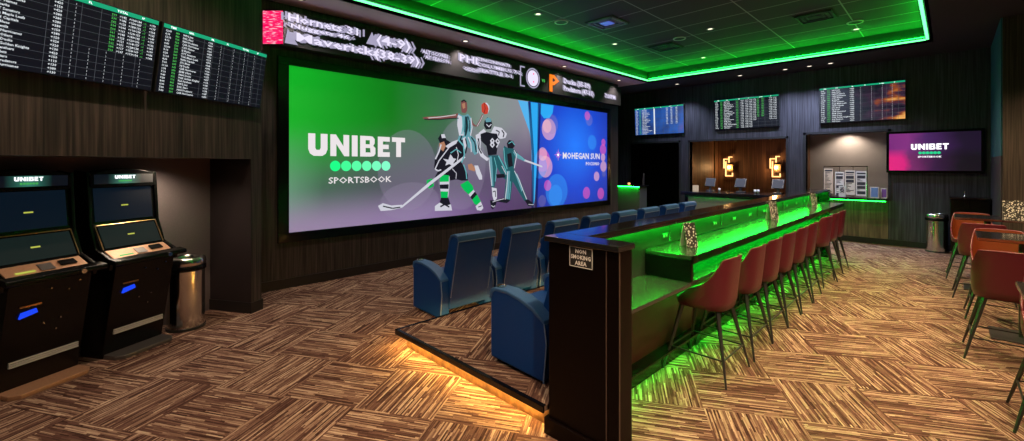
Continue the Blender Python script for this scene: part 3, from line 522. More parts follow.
a_.build('time_lettering', None, t)
m, n, l, b = nt('ticker_pink'); tc = n.new('ShaderNodeTexCoord'); mp = n.new('ShaderNodeMapping'); mp.inputs['Scale'].default_value = (14, 14, 60); l.new(tc.outputs['Object'], mp.inputs[0])
nz = n.new('ShaderNodeTexNoise'); nz.inputs['Scale'].default_value = 1; l.new(mp.outputs[0], nz.inputs['Vector'])
l.new(ramp(n, l, nz.outputs['Fac'], [(.40, (.85, .0, .08)), (.55, (1, .02, .15)), (.68, (1, .45, .5))]), b.inputs['Emission Color']); b.inputs['Emission Strength'].default_value = 1.0; b.inputs['Base Color'].default_value = (.01, .01, .01, 1)
k_ = .0035
MB().prism([(-.20 - k_, -k_), (-k_, -.20 - k_), (0, -.20), (-.20, 0)], 'z', .015, H_ - .02).build('corner_panel', m, t)
# ---------------------------------------------------------------- odds boards
NHL = ['WPG Jets', 'DAL Stars', 'NSH Predators', 'CAR Hurricanes', 'CGY Flames', 'SJ Sharks', 'OTT Senators', 'TOR Maple Leafs', 'WSH Capitals', 'STL Blues', 'NJ Devils', 'CAR Hurricanes', 'EDM Oilers', 'ANA Ducks', 'VGK Golden Knights', 'FLA Panthers']
def odds_board(label, loc, rz, rx, w, h, kind, group, rows=20):
    t = thing('odds_board', label, 'odds board', loc, rz, group, rx)
    MB().box(-w / 2, w / 2, 0, .05, 0, h).build('housing', M['black_matt'], t, bevel=.004)
    if kind == 'blue' or kind == 'fire':
        m, n, l, b = nt('board_picture_' + kind); tc = n.new('ShaderNodeTexCoord')
        b.inputs['Base Color'].default_value = (.01, .01, .01, 1)
        nz = n.new('ShaderNodeTexNoise'); nz.inputs['Scale'].default_value = 2.2; nz.inputs['Detail'].default_value = 3
        mp = n.new('ShaderNodeMapping'); mp.inputs['Scale'].default_value = (1, 1, 2.6) if kind == 'fire' else (1, 1, .7); l.new(tc.outputs['Object'], mp.inputs[0]); l.new(mp.outputs[0], nz.inputs['Vector'])
        sp = n.new('ShaderNodeSeparateXYZ'); l.new(tc.outputs['Object'], sp.inputs[0])
        if kind == 'blue': c_ = ramp(n, l, nz.outputs['Fac'], [(.3, (.01, .02, .10)), (.6, (.02, .10, .42)), (.8, (.10, .10, .35))])
        else:
            q = math_(n, l, 'MULTIPLY', nz.outputs['Fac'], math_(n, l, 'ADD', .72, math_(n, l, 'MULTIPLY', sp.outputs[0], .55)))
            c_ = ramp(n, l, q, [(.34, (.004, .006, .015)), (.50, (.04, .015, .04)), (.60, (.28, .06, .015)), (.74, (.85, .40, .10))])
        l.new(c_, b.inputs['Emission Color']); b.inputs['Emission Strength'].default_value = .8
        pm = m
    else: pm = M['e_board']
    pnl = MB().box(-w / 2 + .01, w / 2 - .01, -.004, 0, .01, h - .01).build('panel', pm, t)
    MB().use(M['e_bar']).box(-w / 2 + .01, w / 2 - .01, -.007, -.004, h - .048, h - .012).build('header_bar', None, t)
    X = lambda u: -w / 2 + .012 + u * (w - .024)
    z0, z1 = .018, h - .055; dz = (z1 - z0) / rows; ts = dz * .60
    g = MB().use(M['e_line']); tw = .0022 * w / 1.22 * (1.4 if w > 1.4 else 1)
    cols = {'lines': [.35, .445, .52, .63, .74, .87], 'nums': [.24, .35, .42, .52, .60, .70, .80, .90, .97], 'blue': [.42, .60, .70, .80, .90], 'fire': [.38, .52, .66, .80, .93], 'bet': [.34, .43, .53, .62, .70, .79, .88, .95]}[kind]
    for i in range(1, rows, 2 if kind != 'blue' else 3): g.box(X(.14), X(1), -.0052, -.0046, z0 + i * dz - tw / 2, z0 + i * dz + tw / 2)
    for c_ in cols: g.box(X(c_) - tw / 2, X(c_) + tw / 2, -.0052, -.0046, z0, z1)
    g.build('grid', None, t)
    class Cols:
        def __init__(s, m): s.m = m; s.d = {}
        def text(s, body, x, z, size, **k): s.d.setdefault(round(x, 4), MB().use(s.m)).text(body, x, z, size, **k)
        def box(s, *k): s.d.setdefault('bar', MB().use(s.m)).box(*k)
        def build(s, nm, m, t):
            for b in s.d.values(): b.build(nm, m, t)
    a, o_ = Cols(M['e_dim']), Cols(M['e_odds']); rnd = random.Random(len(label) * 7 + rows)
    for r in range(rows):
        z = z1 - (r + .85) * dz
        name = NHL[r % len(NHL)]
        if kind == 'lines':
            a.text(name, X(.10), z, ts, y=-.006, bold=.02); a.text('+%d' % rnd.choice((110, 130, 380, 420, 150, 320)), X(.375), z, ts, y=-.006, bold=.02)
            a.text(':', X(.485), z, ts, y=-.006, bold=.03)
            if r < rows * .55:
                o_.text('%d' % rnd.randint(500, 599), X(.69), z, ts, y=-.006, bold=.02)
                for q in (.74, .80, .84, .94): a.text('%+d' % rnd.randint(101, 190), X(q), z, ts, y=-.006, bold=.02)
                o_.text('o%d' % rnd.randint(4, 7), X(.895), z, ts, y=-.006)
            else:
                for q in (.58, .68, .79, .90): a.text(':', X(q), z, ts, y=-.006, bold=.03)
        elif kind in ('bet', 'fire', 'blue'):
            a.text('%d:%02d' % (rnd.randint(1, 12), rnd.choice((0, 10, 30, 40))), X(.015), z, ts, y=-.006, bold=.02)
            o_.text('%d' % rnd.randint(100, 999), X(.095), z, ts, y=-.006, bold=.03)
            a.text(name, X(.155), z, ts, y=-.006, bold=.02)
            if kind != 'blue':
                a.text('%+d' % rnd.randint(101, 490), X(.375), z, ts, y=-.006, bold=.02)
                for q in (.50, .63, .75, .86): a.text(':', X(q), z, ts, y=-.006, bold=.04)
            elif r < rows * .6:
                for q in (.66, .75, .85): a.text('%d' % rnd.randint(101, 490), X(q), z, ts, y=-.006, bold=.02)
        else:
            a.text('%d:%02d' % (rnd.randint(1, 12), 30), X(.015), z, ts, y=-.006, bold=.02); o_.text('%d' % rnd.randint(100, 999), X(.10), z, ts, y=-.006, bold=.03)
            a.text(name, X(.16), z, ts, y=-.006, bold=.02)
            for q in (.36, .68, .75):
                if r < rows * .6 or q < .5: o_.text('%d' % rnd.randint(100, 999), X(q), z, ts, y=-.006, bold=.03)
            for q in (.43, .50, .56, .62, .86, .92):
                if r < rows * .75 or q < .6: a.text('%+d' % rnd.randint(101, 199), X(q), z, ts, y=-.006, bold=.02)
    if kind == 'blue': a.box(X(.405), X(.43), -.007, -.005, z0, z1)
    a.build('white_column', None, t); o_.build('green_column', None, t)
    hb = MB().use(M['e_white'])
    for q in ((.05, 'TIME'), (.2, 'NHL'), (.4, 'ML'), (.55, 'PL'), (.72, 'TOTAL'), (.88, '1P')): hb.text(q[1], X(q[0]), h - .040, .018, y=-.0078, bold=.02)
    hb.build('header_lettering', None, t)
    MB().box(-w * .3, -w * .3 + .08, .05, .16, h * .3, h * .7).box(w * .3 - .08, w * .3, .05, .16, h * .3, h * .7).build('wall_bracket', M['black_matt'], t)
    return t
gl = 'tilted odds boards on the left wall'
p = LW(-1.99, .085, 2.487); odds_board('tilted odds board at the far left edge listing hockey teams, cut off by the frame', p, A31, R(9), 1.235, .67, 'lines', gl, 20)
p = LW(-.725, .085, 2.487); odds_board('tilted odds board nearest the video screen, with green number column', p, A31, R(9), 1.235, .67, 'bet', gl, 20)
gb = 'odds boards high on the far wall'
def wallthing(y, z): return (BX - .05, y, z)
odds_board('far odds board on a blue picture, above the black doorway', wallthing(6.44, 2.76), R(-90), R(3), 1.62, .87, 'blue', gb, 17)
odds_board('far odds board packed with green and white numbers, above the bar opening', wallthing(3.94, 2.80), R(-90), R(3), 1.63, .84, 'nums', gb, 17)
odds_board('far odds board with an orange flare picture, above the betting window', wallthing(1.48, 2.81), R(-90), R(3), 1.57, .86, 'fire', gb, 17)

# television beside the betting window
t = thing('wall_television', 'wall television with pink and purple sportsbook picture right of the betting window', 'television', (BX - .002, .273, 1.66), R(-90))
w, h = 1.40, .84
MB().box(-w / 2 - .05, w / 2 + .05, -.05, 0, -.03, h + .04).build('bezel', M['black'], t, bevel=.006)
m, n, l, b = nt('tv_picture'); b.inputs['Base Color'].default_value = (.01, .01, .01, 1); tc = n.new('ShaderNodeTexCoord'); sp = n.new('ShaderNodeSeparateXYZ'); l.new(tc.outputs['Object'], sp.inputs[0])
u = math_(n, l, 'ADD', math_(n, l, 'DIVIDE', sp.outputs[0], w), .5)
nz = n.new('ShaderNodeTexNoise'); nz.inputs['Scale'].default_value = 3; l.new(tc.outputs['Object'], nz.inputs['Vector'])
f = math_(n, l, 'ADD', u, math_(n, l, 'MULTIPLY', math_(n, l, 'SUBTRACT', nz.outputs['Fac'], .5), .25))
up = ramp(n, l, f, [(0, (.14, .01, .14)), (.2, (.17, .02, .16)), (.45, (.05, .012, .09)), (.8, (.01, .004, .018))])
dn = ramp(n, l, f, [(0, (.60, .01, .16)), (.16, (.55, .01, .16)), (.24, (.14, .015, .10)), (.5, (.03, .006, .04)), (.8, (.006, .003, .008))])
fz = n.new('ShaderNodeMapRange'); fz.inputs[1].default_value = .30; fz.inputs[2].default_value = .50; l.new(sp.outputs[2], fz.inputs[0])
x = n.new('ShaderNodeMix'); x.data_type = 'RGBA'; l.new(fz.outputs[0], x.inputs[0]); l.new(dn, x.inputs[6]); l.new(up, x.inputs[7])
l.new(x.outputs[2], b.inputs['Emission Color']); b.inputs['Emission Strength'].default_value = 1
dsp = MB().box(-w / 2, w / 2, -.053, -.0505, .02, h - .01).build('display', m, t)
q = MB().use(M['e_white']); block_letters(q, 'UNIBET', -.34, .47, .125, .58, y=-.0545); q.text('SPORTSBOOK', -.05, .30, .035, y=-.0545, align='CENTER', bold=.02, sx=1.15)
q.build('brand_lettering', None, dsp)
q = MB().use(M['e_green'])
for i in range(6): q.disc(-.195 + i * .058, -.0545, .40, .029, 16)
q.build('brand_dots', None, dsp)

# ---------------------------------------------------------------- betting kiosks in the alcove
def kiosk(label, a):
    t = thing('betting_kiosk', label, 'kiosk', LW(a, -.60), A31, 'betting kiosks in the alcove')
    hw = .285                                                           # local: x across, -y to the room, origin at the back
    side = [(-.02, 0), (-.40, 0), (-.44, .10), (-.485, .86), (-.47, .93), (-.30, 1.00), (-.225, 1.22), (-.20, 1.24), (-.15, 1.66), (-.02, 1.72)]
    # slim side cheeks that follow the stepped profile, with a body between
    body = MB().prism([(-.02, 0), (-.30, 0), (-.31, .06), (-.475, .87), (-.02, .87)], 'x', -.26, .275)
    body.build('body', M['black'], t, bevel=.006)
    for s in (-1, 1):
        MB().prism([(-.02, .80), (-.47, .84), (-.49, .93), (-.30, 1.02), (-.22, 1.24), (-.185, 1.73), (-.02, 1.75)], 'x', s * (hw + .012) - .014, s * (hw + .012) + .014).build('side_panel', M['black'], t, bevel=.004)
    MB().box(-hw, hw, -.06, -.02, .85, 1.70).build('back_panel', M['black'], t)
    # upper monitor
    MB().prism([(-.06, 1.22), (-.205, 1.235), (-.165, 1.675), (-.06, 1.675)], 'x', -hw, hw).build('upper_housing', M['black'], t, bevel=.004)
    def slab(x0, x1, za, ya, zb, yb, off, th, name, mm, parent=t, bevel=0):
        d = Vector((0, yb - ya, zb - za)).normalized(); nn = Vector((0, -d.z, d.y))
        P = [Vector((0, ya, za)), Vector((0, yb, zb))]
        o = MB(); pts = [P[0] + nn * off, P[1] + nn * off, P[1] + nn * (off + th), P[0] + nn * (off + th)]
        o.prism([(p.y, p.z) for p in pts], 'x', x0, x1); return o.build(name, mm, parent, bevel=bevel)
    dark = emit('kiosk_screen', (.005, .014, .028), .40); dark.node_tree.nodes['Principled BSDF'].inputs['Roughness'].default_value = .12
    dark2 = emit('kiosk_touchscreen', (.014, .028, .026), .40); dark2.node_tree.nodes['Principled BSDF'].inputs['Roughness'].default_value = .10
    us = slab(-.255, .255, 1.265, -.203, 1.58, -.172, .001, .004, 'upper_screen', dark)
    slab(-.03, .03, 1.40, -.19, 1.412, -.189, .006, .002, 'screen_caption', M['e_yel'], us)
    # marquee with arched top
    ar = [(-.29 + .58 * i / 12, 1.70 + .065 * math.sin(math.pi * i / 12) ** .6) for i in range(13)]
    MB().prism([(-.29, 1.59)] + ar + [(.29, 1.59)], 'y', -.20, -.04).build('marquee', M['black'], t, bevel=.005)
    m_, n_, l_, b_ = nt('marquee_glow'); b_.inputs['Base Color'].default_value = (.01, .01, .01, 1); tc_ = n_.new('ShaderNodeTexCoord'); s_ = n_.new('ShaderNodeSeparateXYZ'); l_.new(tc_.outputs['Object'], s_.inputs[0])
    f_ = math_(n_, l_, 'ABSOLUTE', math_(n_, l_, 'MULTIPLY', s_.outputs[0], 3.6))
    l_.new(ramp(n_, l_, f_, [(0, (.05, .30, .22)), (.35, (.02, .10, .08)), (.55, (.003, .006, .014))]), b_.inputs['Emission Color']); b_.inputs['Emission Strength'].default_value = .5
    mp_ = MB().box(-.26, .26, -.204, -.2, 1.62, 1.71).build('marquee_panel', m_, t)
    q = MB().use(M['e_white']); block_letters(q, 'UNIBET', -.092, 1.667, .034, .184, y=-.2055); q.build('brand_lettering', None, mp_)
    q = MB().use(M['e_odds'])
    for i in range(6): q.disc(-.05 + i * .02, -.2055, 1.645, .009, 10)
    q.build('brand_dots', None, mp_)
    # lower tilted touch screen with brass edge
    slab(-hw, hw, 1.0, -.335, 1.235, -.215, -.05, .052, 'lower_housing', M['black'], bevel=.003)
    ls = slab(-.25, .25, 1.022, -.325, 1.215, -.226, .002, .004, 'touch_screen', dark2)
    slab(-.03, .03, 1.115, -.277, 1.126, -.271, .007, .002, 'screen_caption', M['e_yel'], ls)
    e = MB(); 
    for s in (-1, 1): e.tube([(s * .268, -.333, 1.015), (s * .268, -.222, 1.232)], .004, 6)
    e.tube([(-.268, -.222, 1.232), (.268, -.222, 1.232)], .004, 6); e.build('screen_edging', M['brass'], t)
    # control deck
    dk = slab(-.262, .262, .925, -.47, 1.0, -.335, -.01, .014, 'control_deck', M['bronze'], bevel=.003)
    slab(-.20, -.08, .945, -.435, .955, -.417, .006, .003, 'ticket_slot', M['e_yel'] if a < -1.6 else emit('slot_glow', (.05, .55, .14), .55), dk)
    slab(.09, .20, .955, -.42, .985, -.365, .0045, .012, 'card_reader', M['black'], dk, .002)
    slab(-.045, .045, .945, -.44, .985, -.365, .0045, .004, 'keypad', M['grey_metal'], dk)
    MB().prism([(-.47, .90), (-.55, .885), (-.56, .905), (-.55, .93), (-.46, .945)], 'x', -hw - .03, hw + .06).build('ledge', M['black'], t, bevel=.006)
    lk = MB(); lk.cone((.16, -.555, .905), (.16, -.575, .905), .022, .019, 14); lk.build('lock', M['chrome'], t, smooth=False)
    kn = MB()
    for x_, z_ in ((.0, .80), (.12, .76), (.19, .82), (-.02, .52), (.09, .53), (.07, .44)): kn.cone((x_, -.36, z_), (x_, -.475 + (.87 - z_) * .2037 - .010, z_), .008, .006, 10)
    kn.build('key_barrel', M['chrome'], t)
    bl = MB(); bl.use(M['e_blue']).prism([(-.18, .60), (-.07, .625), (-.08, .66), (-.17, .645)], 'y', -.442, -.38); bl.build('blue_badge', None, t)
    MB().box(-.18, -.05, -.450, -.38, .685, .697).build('badge_strip', M['brass'], t)
    lb = MB()
    for i in range(3): lb.box(-.20, .245, -.362, -.32, .215 + i * .017, .225 + i * .017)
    lb.build('vent_bars', M['white_plastic'], t)
    MB().prism([(-.25, -.02), (-.25, -.44), (-.20, -.50), (.23, -.50), (.28, -.44), (.28, -.02)], 'z', 0, .035).build('foot_plate', M['bronze'] if a < -1.6 else M['grey_metal'], t, bevel=.006)
    return t
kiosk('betting kiosk at the far left edge with copper coloured deck and foot plate', -1.985)
kiosk('betting kiosk beside the steel bin, with green lit deck and grey foot plate', -1.265)

# ---------------------------------------------------------------- steel bins
def bin_(label, loc, h=.78, r=.165):
    t = thing('trash_can', label, 'trash can', loc, 0, 'steel litter bins')
    MB().lathe([(r * .97, 0), (r * .97, .03), (r * .93, .032), (r * .93, h - .13)], 40).build('body', M['chrome'], t, smooth=False)
    MB().lathe([(r * .98, 0), (r * .98, .028)], 40).build('base_ring', M['black_matt'], t)
    MB().lathe([(r * .955, h - .15), (r * 1.0, h - .145), (r * 1.0, h - .10), (r * .955, h - .095)], 40).build('band', M['black'], t)
    MB().lathe([(r * .98, h - .10), (r * 1.0, h - .06), (r * .96, h - .02), (r * .85, h - .004), (r * .60, h), (r * .55, h - .02), (r * .5, h - .09)], 40).build('lid', M['chrome'], t, smooth=True)
    for p in t.children[0].data.polygons: p.use_smooth = len(p.vertices) == 4
    return t
bin_('polished steel bin with domed lid beside the second betting kiosk', LW(-.70, -.33), .79, .185)
bin_('polished steel bin standing by the far wall beneath the television', (12.6, .21, 0), .80, .18)

# ---------------------------------------------------------------- seating platform and recliners
PX0, PX1, PY0, PY1 = 2.22, 10.9, 1.93, 3.86
t = thing('seating_platform', 'low carpeted seating platform with amber glow under its edge', 'platform', (PX0, PY0, 0))
lx, ly = PX1 - PX0, PY1 - PY0
MB().box(.07, lx, 0, ly - .07, 0, .135).build('riser', streak('walnut_riser', (.05, .02, .01), (.22, .11, .05), sx=14, sz=14), t)
MB().box(0, lx, 0, ly, .135, .172).build('deck', M['carpet'], t)
nb = MB(); nb.box(-.012, .0, 0, ly + .012, .128, .176); nb.box(-.012, lx, ly, ly + .012, .128, .176); nb.box(-.012, .018, 0, ly + .012, .172, .177); nb.box(-.012, lx, ly - .018, ly + .012, .172, .177)
nb.build('nosing', M['black'], t)
MB().box(.015, .035, .08, ly - .015, .118, .133).build('led_strip', M['led_amber'], t)
MB().box(.035, lx, ly - .035, ly - .015, .118, .133).build('led_strip', M['led_amber'], t)
def recliner():
    t = thing('recliner', 'navy recliner', 'recliner'); x1 = .40; ai = .27
    AP = [(.30, .03), (.30, .55), (.285, .585), (.25, .60), (.10, .60), (-.05, .575), (-.18, .53), (-.28, .46), (-.30, .43), (-.315, .30), (-.285, .01)]
    for s in (-1, 1):
        a = MB().prism(AP, 'x', *sorted((s * ai, s * x1))).build('armrest', M['navy'], t, bevel=.02)
        TP = [(.31, .52), (.295, .595), (.25, .612), (.10, .613), (-.05, .588), (-.19, .54), (-.29, .47), (-.30, .44), (-.27, .455), (-.17, .515), (-.04, .56), (.10, .585), (.24, .585), (.27, .56), (.285, .52)]
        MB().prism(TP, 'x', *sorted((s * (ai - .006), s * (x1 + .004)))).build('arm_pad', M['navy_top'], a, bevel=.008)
        MB().tube([(s * x1, -.295, .45), (s * x1, -.317, .30), (s * x1, -.287, .01)], .006, 6).build('piping', M['piping'], a)
        r = MB().lathe([(.040, .610), (.046, .620), (.036, .621), (.034, .60)], 20, cx=s * .335, cy=.235); r.build('cup_holder', M['chrome'], a, smooth=True)
    MB().box(-ai, ai, -.25, .27, .10, .33).build('seat_base', M['navy'], t, bevel=.02)
    MB().box(-ai, ai, -.20, .31, .33, .46).build('seat_cushion', M['navy'], t, bevel=.045, seg=3)
    MB().box(-ai, ai, .27, .315, .08, .32).build('footrest', M['navy'], t, bevel=.02)
    bp = [(-.22, .10), (-.13, .40), (-.30, .90), (-.345, .965), (-.41, .985), (-.47, .965), (-.475, .915), (-.40, .60), (-.33, .25), (-.31, .10)]
    bk = MB().prism(bp, 'x', -ai - .02, ai + .02).build('backrest', M['navy'], t, bevel=.022, seg=3)
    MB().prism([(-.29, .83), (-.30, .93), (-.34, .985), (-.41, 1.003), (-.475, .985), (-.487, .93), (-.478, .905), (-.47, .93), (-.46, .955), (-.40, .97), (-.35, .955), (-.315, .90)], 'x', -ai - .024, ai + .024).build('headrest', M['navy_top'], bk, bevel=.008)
    MB().tube([(-ai - .01, -.484, .92), (ai + .01, -.484, .92)], .005, 6).build('piping', M['piping'], bk)
    for s in (-1, 1):
        MB().tube([(s * (ai + .018), -.484, .92), (s * (ai + .018), -.41, .60), (s * (ai + .018), -.335, .25)], .005, 6).build('piping', M['piping'], bk)
    for x in (-1, 1):
        for y in (.20, -.20): MB().cone((x * .33, y, .075), (x * .33, y, 0), .026, .022, 12).build('foot', M['black_matt'], t)
    return t
rc = recliner(); G = 'recliners in the front row before the screen'
labs = ['navy recliner nearest the camera in the front row, its whole side showing', 'second navy recliner of the front row, behind the nearest one', 'third navy recliner of the front row, just left of the counter end', 'front-row navy recliner, only headrest visible above the counter corner', 'fifth headrest of the front row above the dark rail', 'sixth headrest of the front row above the dark rail', 'seventh headrest of the front row, before the black doorway', 'farthest headrest of the front row, at the right end above the rail']
for i, lb in enumerate(labs):
    loc = (2.94 + .41 + i * .86, 4.44, 0)
    if i == 0: rc.location = loc; rc['label'] = lb; rc['group'] = G
    else: dup(rc, loc, 0, lb, G)
o = dup(rc, (2.825, 2.405, .177), 0, 'big navy recliner on the platform pressed against the dark counter end'); del o['group']

# ---------------------------------------------------------------- long counter
CX0, CX1 = 2.23, 10.42
t = thing('bar_counter', 'long black counter with green lit ledge running toward the far wall', 'counter', (CX0, 1.9, 0))
def q(x): return x - CX0
def r_(y): return y - 1.9
K = lambda nm, mm, x0, x1, y0, y1, z0, z1, bv=.004: MB().box(q(x0), q(x1), r_(y0), r_(y1), z0, z1).build(nm, mm, t, bevel=bv)
ep = K('end_panel', M['espresso'], 2.23, 2.38, 1.365, 1.90, 0, 1.29)
MB().box(-.02, .16, r_(1.35), r_(1.925), 0, .11).build('plinth', M['espresso'], ep, bevel=.003)
MB().box(-.006, 0, r_(1.445), r_(1.45), .11, 1.285).box(-.006, 0, r_(1.355), r_(1.36), .11, 1.285).build('lit_edge', mat('lit_edge_tone', (.09, .06, .05), .35), ep)  # light catching the panel's vertical edges, painted as thin paler strips
K('end_cap', M['stone'], 2.21, 2.40, 1.355, 1.925, 1.290, 1.325)
K('drink_rail', M['stone'], 2.40, CX1, 1.71, 1.925, 1.296, 1.325)
K('rail_fascia', M['espresso'], 2.38, CX1, 1.87, 1.905, 0, 1.285)
K('riser_panel', M['riser'], 2.38, CX1, 1.85, 1.87, .82, 1.285, 0)
K('countertop', M['counter'], 3.44, CX1 - .1, 1.45, 1.85, 1.045, 1.075)
K('counter_edge', M['black'], 3.44, CX1 - .1, 1.43, 1.45, 1.015, 1.078)
K('box_end', M['black'], 3.44, 3.48, 1.45, 1.85, .865, 1.045)
K('low_countertop', M['counter'], 2.38, 3.44, 1.45, 1.85, .835, .865)
K('lower_shelf', M['counter'], 3.44, CX1 - .1, 1.47, 1.85, .835, .862)
K('knee_wall', mat('reddish_veneer', (.07, .022, .016), .35, vary=.3, bscale=14), 2.38, CX1 - .1, 1.85, 1.87, 0, .835, 0)
K('foot_ledge', M['black'], 2.38, CX1 - .1, 1.80, 1.85, 0, .135)
K('ledge_top', M['black'], 2.38, CX1 - .1, 1.74, 1.85, .135, .16)
K('led_strip', M['led_floor'], 2.40, CX1 - .15, 1.755, 1.78, .130, .134, 0)
fe = K('far_end_panel', M['black'], CX1 - .12, CX1, 1.66, 1.925, 0, 1.285)
K('led_strip', M['led_green'], 2.42, CX1 - .15, 1.800, 1.835, 1.291, 1.2955, 0)
K('led_lip', M['stone'], 2.42, CX1, 1.71, 1.722, 1.280, 1.296, 0)
K('led_strip', M['led_green_soft'], 3.5, CX1 - .15, 1.58, 1.615, 1.038, 1.042, 0)
K('led_strip', M['led_green_soft'], 3.6, CX1 - .15, 1.60, 1.635, .829, .834, 0)
K('counter_trim', M['chrome'], 3.44, CX1 - .12, 1.837, 1.849, 1.076, 1.084, 0)
for i in range(11):
    x = 3.75 + i * .60
    o = MB().box(q(x), q(x + .12), r_(1.844), r_(1.849), 1.13, 1.175).build('outlet', M['grey_metal'], t, bevel=.002)
    MB().box(q(x + .02), q(x + .045), r_(1.841), r_(1.8445), 1.14, 1.165).box(q(x + .07), q(x + .095), r_(1.841), r_(1.8445), 1.14, 1.165).build('socket', M['white_plastic'], o)
for x in (3.9, 5.2, 6.5, 7.8, 9.1): MB().tube([(q(x), r_(1.845), 1.10), (q(x), r_(1.845), 1.235)], .004, 6).build('conduit', M['chrome'], t)
MB().box(q(2.385), q(2.65), r_(1.845), r_(1.849), .86, 1.16).build('access_panel', M['grey_metal'], t, bevel=.002)
MB().box(q(2.70), q(3.05), r_(1.845), r_(1.849), .86, 1.16).build('access_panel', M['grey_metal'], t, bevel=.002)
# sign on the end panel: local -y must face world -X  ->  rz -90
s = thing('no_smoking_sign', 'small black sign with white border reading NON SMOKING AREA', 'sign', (2.23, 1.632, 1.155), R(-90))
MB().box(-.09, .09, -.006, 0, 0, .13).build('plate', M['black_matt'], s)
q_ = MB().use(M['white']); q_.box(-.088, .088, -.0075, -.006, .002, .006).box(-.088, .088, -.0075, -.006, .124, .128).box(-.088, -.084, -.0075, -.006, .002, .128).box(.084, .088, -.0075, -.006, .002, .128)
q_.text('NON', 0, .090, .025, y=-.0075, align='CENTER', bold=.03).text('SMOKING', 0, .053, .025, y=-.0075, align='CENTER', bold=.035, sx=.95).text('AREA', 0, .016, .025, y=-.0075, align='CENTER', bold=.03)
q_.build('lettering', None, s)
# pattern cards
m, n, l, b = nt('card_print'); tc = n.new('ShaderNodeTexCoord'); vo = n.new('ShaderNodeTexVoronoi'); vo.inputs['Scale'].default_value = 48; l.new(tc.outputs['Object'], vo.inputs['Vector'])
l.new(ramp(n, l, vo.outputs['Distance'], [(.30, (.85, .85, .8)), (.42, (.03, .03, .03))]), b.inputs['Base Color']); b.inputs['Roughness'].default_value = .4
def card(label, loc, rz, w=.13, h=.21):
    t = thing('menu_card', label, 'menu card', loc, rz, 'patterned tent cards')
    th = .003
    for s, nm, mm in ((-1, 'front_leaf', m), (1, 'back_leaf', M['white_plastic'])):
        MB().prism([(s * .045, 0), (s * .045 - s * th, 0), (0, h - .004), (s * .002, h)], 'x', -w / 2, w / 2).build(nm, mm, t)
    return t
card('patterned tent card on the green counter, nearest the camera', (3.86, 1.65, 1.075), R(-22), .13, .21)
card('patterned tent card halfway along the green counter', (6.55, 1.68, 1.075), R(-22), .15, .24)
card('patterned tent card at the far end of the green counter', (9.05, 1.70, 1.075), R(-22), .16, .24)

# ---------------------------------------------------------------- stools
def stool():
    t = thing('bar_stool', 'maroon stool', 'stool'); NN = 48; e = 3.2
    def foot(th, hw, hd):
        c_, s_ = math.cos(th), math.sin(th)
        return (math.copysign(abs(c_) ** (2 / e), c_) * hw, math.copysign(abs(s_) ** (2 / e), s_) * hd)
    def rim(th):     # th = -90 deg is the back
        a = abs((math.degrees(th) + 90 + 180) % 360 - 180)
        if a < 46: return 1.02 - .01 * (a / 46) ** 2
        if a > 140: return .622
        k = (a - 46) / 94; return .622 + .388 * (1 - k) ** 1.9 * (1 + .45 * k)
    def sheet(inner):
        mb = MB(); rows = 7; G_ = []
        for i in range(NN):
            th = 2 * math.pi * i / NN; top = rim(th); col = []
            for r in range(rows):
                k = r / (rows - 1); z = .578 + (top - .578) * k if not inner else .60 + (top - .60) * k
                sc = .93 + .07 * min(1, max(0, z - .575) / .06) ** .6
                x, y = foot(th, .235 * sc, .225 * sc); lean = max(0, z - .65)
                y -= lean * .10 * (1 if y < 0 else 0); g = 1 + lean * .06
                d = .016 if inner else 0; L_ = math.hypot(x, y); x *= (1 - d / L_) * g; y *= (1 - d / L_)
                col.append(mb.bm.verts.new((x, y, z)))
            G_.append(col)
        for i in range(NN):
            a, b_ = G_[i], G_[(i + 1) % NN]
            for r in range(rows - 1): mb.face([a[r], b_[r], b_[r + 1], a[r + 1]] if not inner else [b_[r], a[r], a[r + 1], b_[r + 1]])
        if not inner: mb.face([c_[0] for c_ in G_][::-1])
        return mb, G_
    mb, _ = sheet(False); sh = mb.build('shell', M['maroon'], t, smooth=True)
    mb, _ = sheet(True); mb.build('upholstery', M['cognac'], t, smooth=True)
    rp = []
    for i in range(NN + 1):
        th = 2 * math.pi * i / NN; z = rim(th); x, y = foot(th, .235, .225); lean = max(0, z - .65); y -= lean * .10 * (1 if y < 0 else 0); x *= (1 + lean * .06)
        L_ = math.hypot(x, y); rp.append((x * (1 - .008 / L_), y * (1 - .008 / L_), z))
    MB().tube(rp, .0095, 6).build('rim_piping', M['maroon'], t, smooth=True)
    sp_ = [foot(2 * math.pi * i / 32, .212, .202) for i in range(32)]
    MB().prism(sp_, 'z', .592, .632).build('seat_cushion', M['cognac'], t, bevel=.015)
    tops = {}
    for sx_ in (-1, 1):
        for sy_ in (-1, 1):
            a = Vector((sx_ * .15, sy_ * .15, .575)); b_ = Vector((sx_ * .285, sy_ * .265, 0))
            MB().cone(b_, a, .009, .022, sq=True).build('leg', M['leg'], t, bevel=.002); tops[sx_, sy_] = lambda z, a=a, b_=b_: b_ + (a - b_) * (z / .575)
    f = MB(); z = .20
    for (p, r2) in (((-1, -1), (1, -1)), ((1, -1), (1, 1)), ((1, 1), (-1, 1)), ((-1, 1), (-1, -1))): f.cone(tops[p](z), tops[r2](z), .008, .008, sq=True)
    f.build('footrest', M['leg'], t)
    MB().box(-.16, .16, -.16, .16, .562, .574).build('seat_frame', M['leg'], t)
    return t
st = stool(); G = 'maroon stools along the green counter'
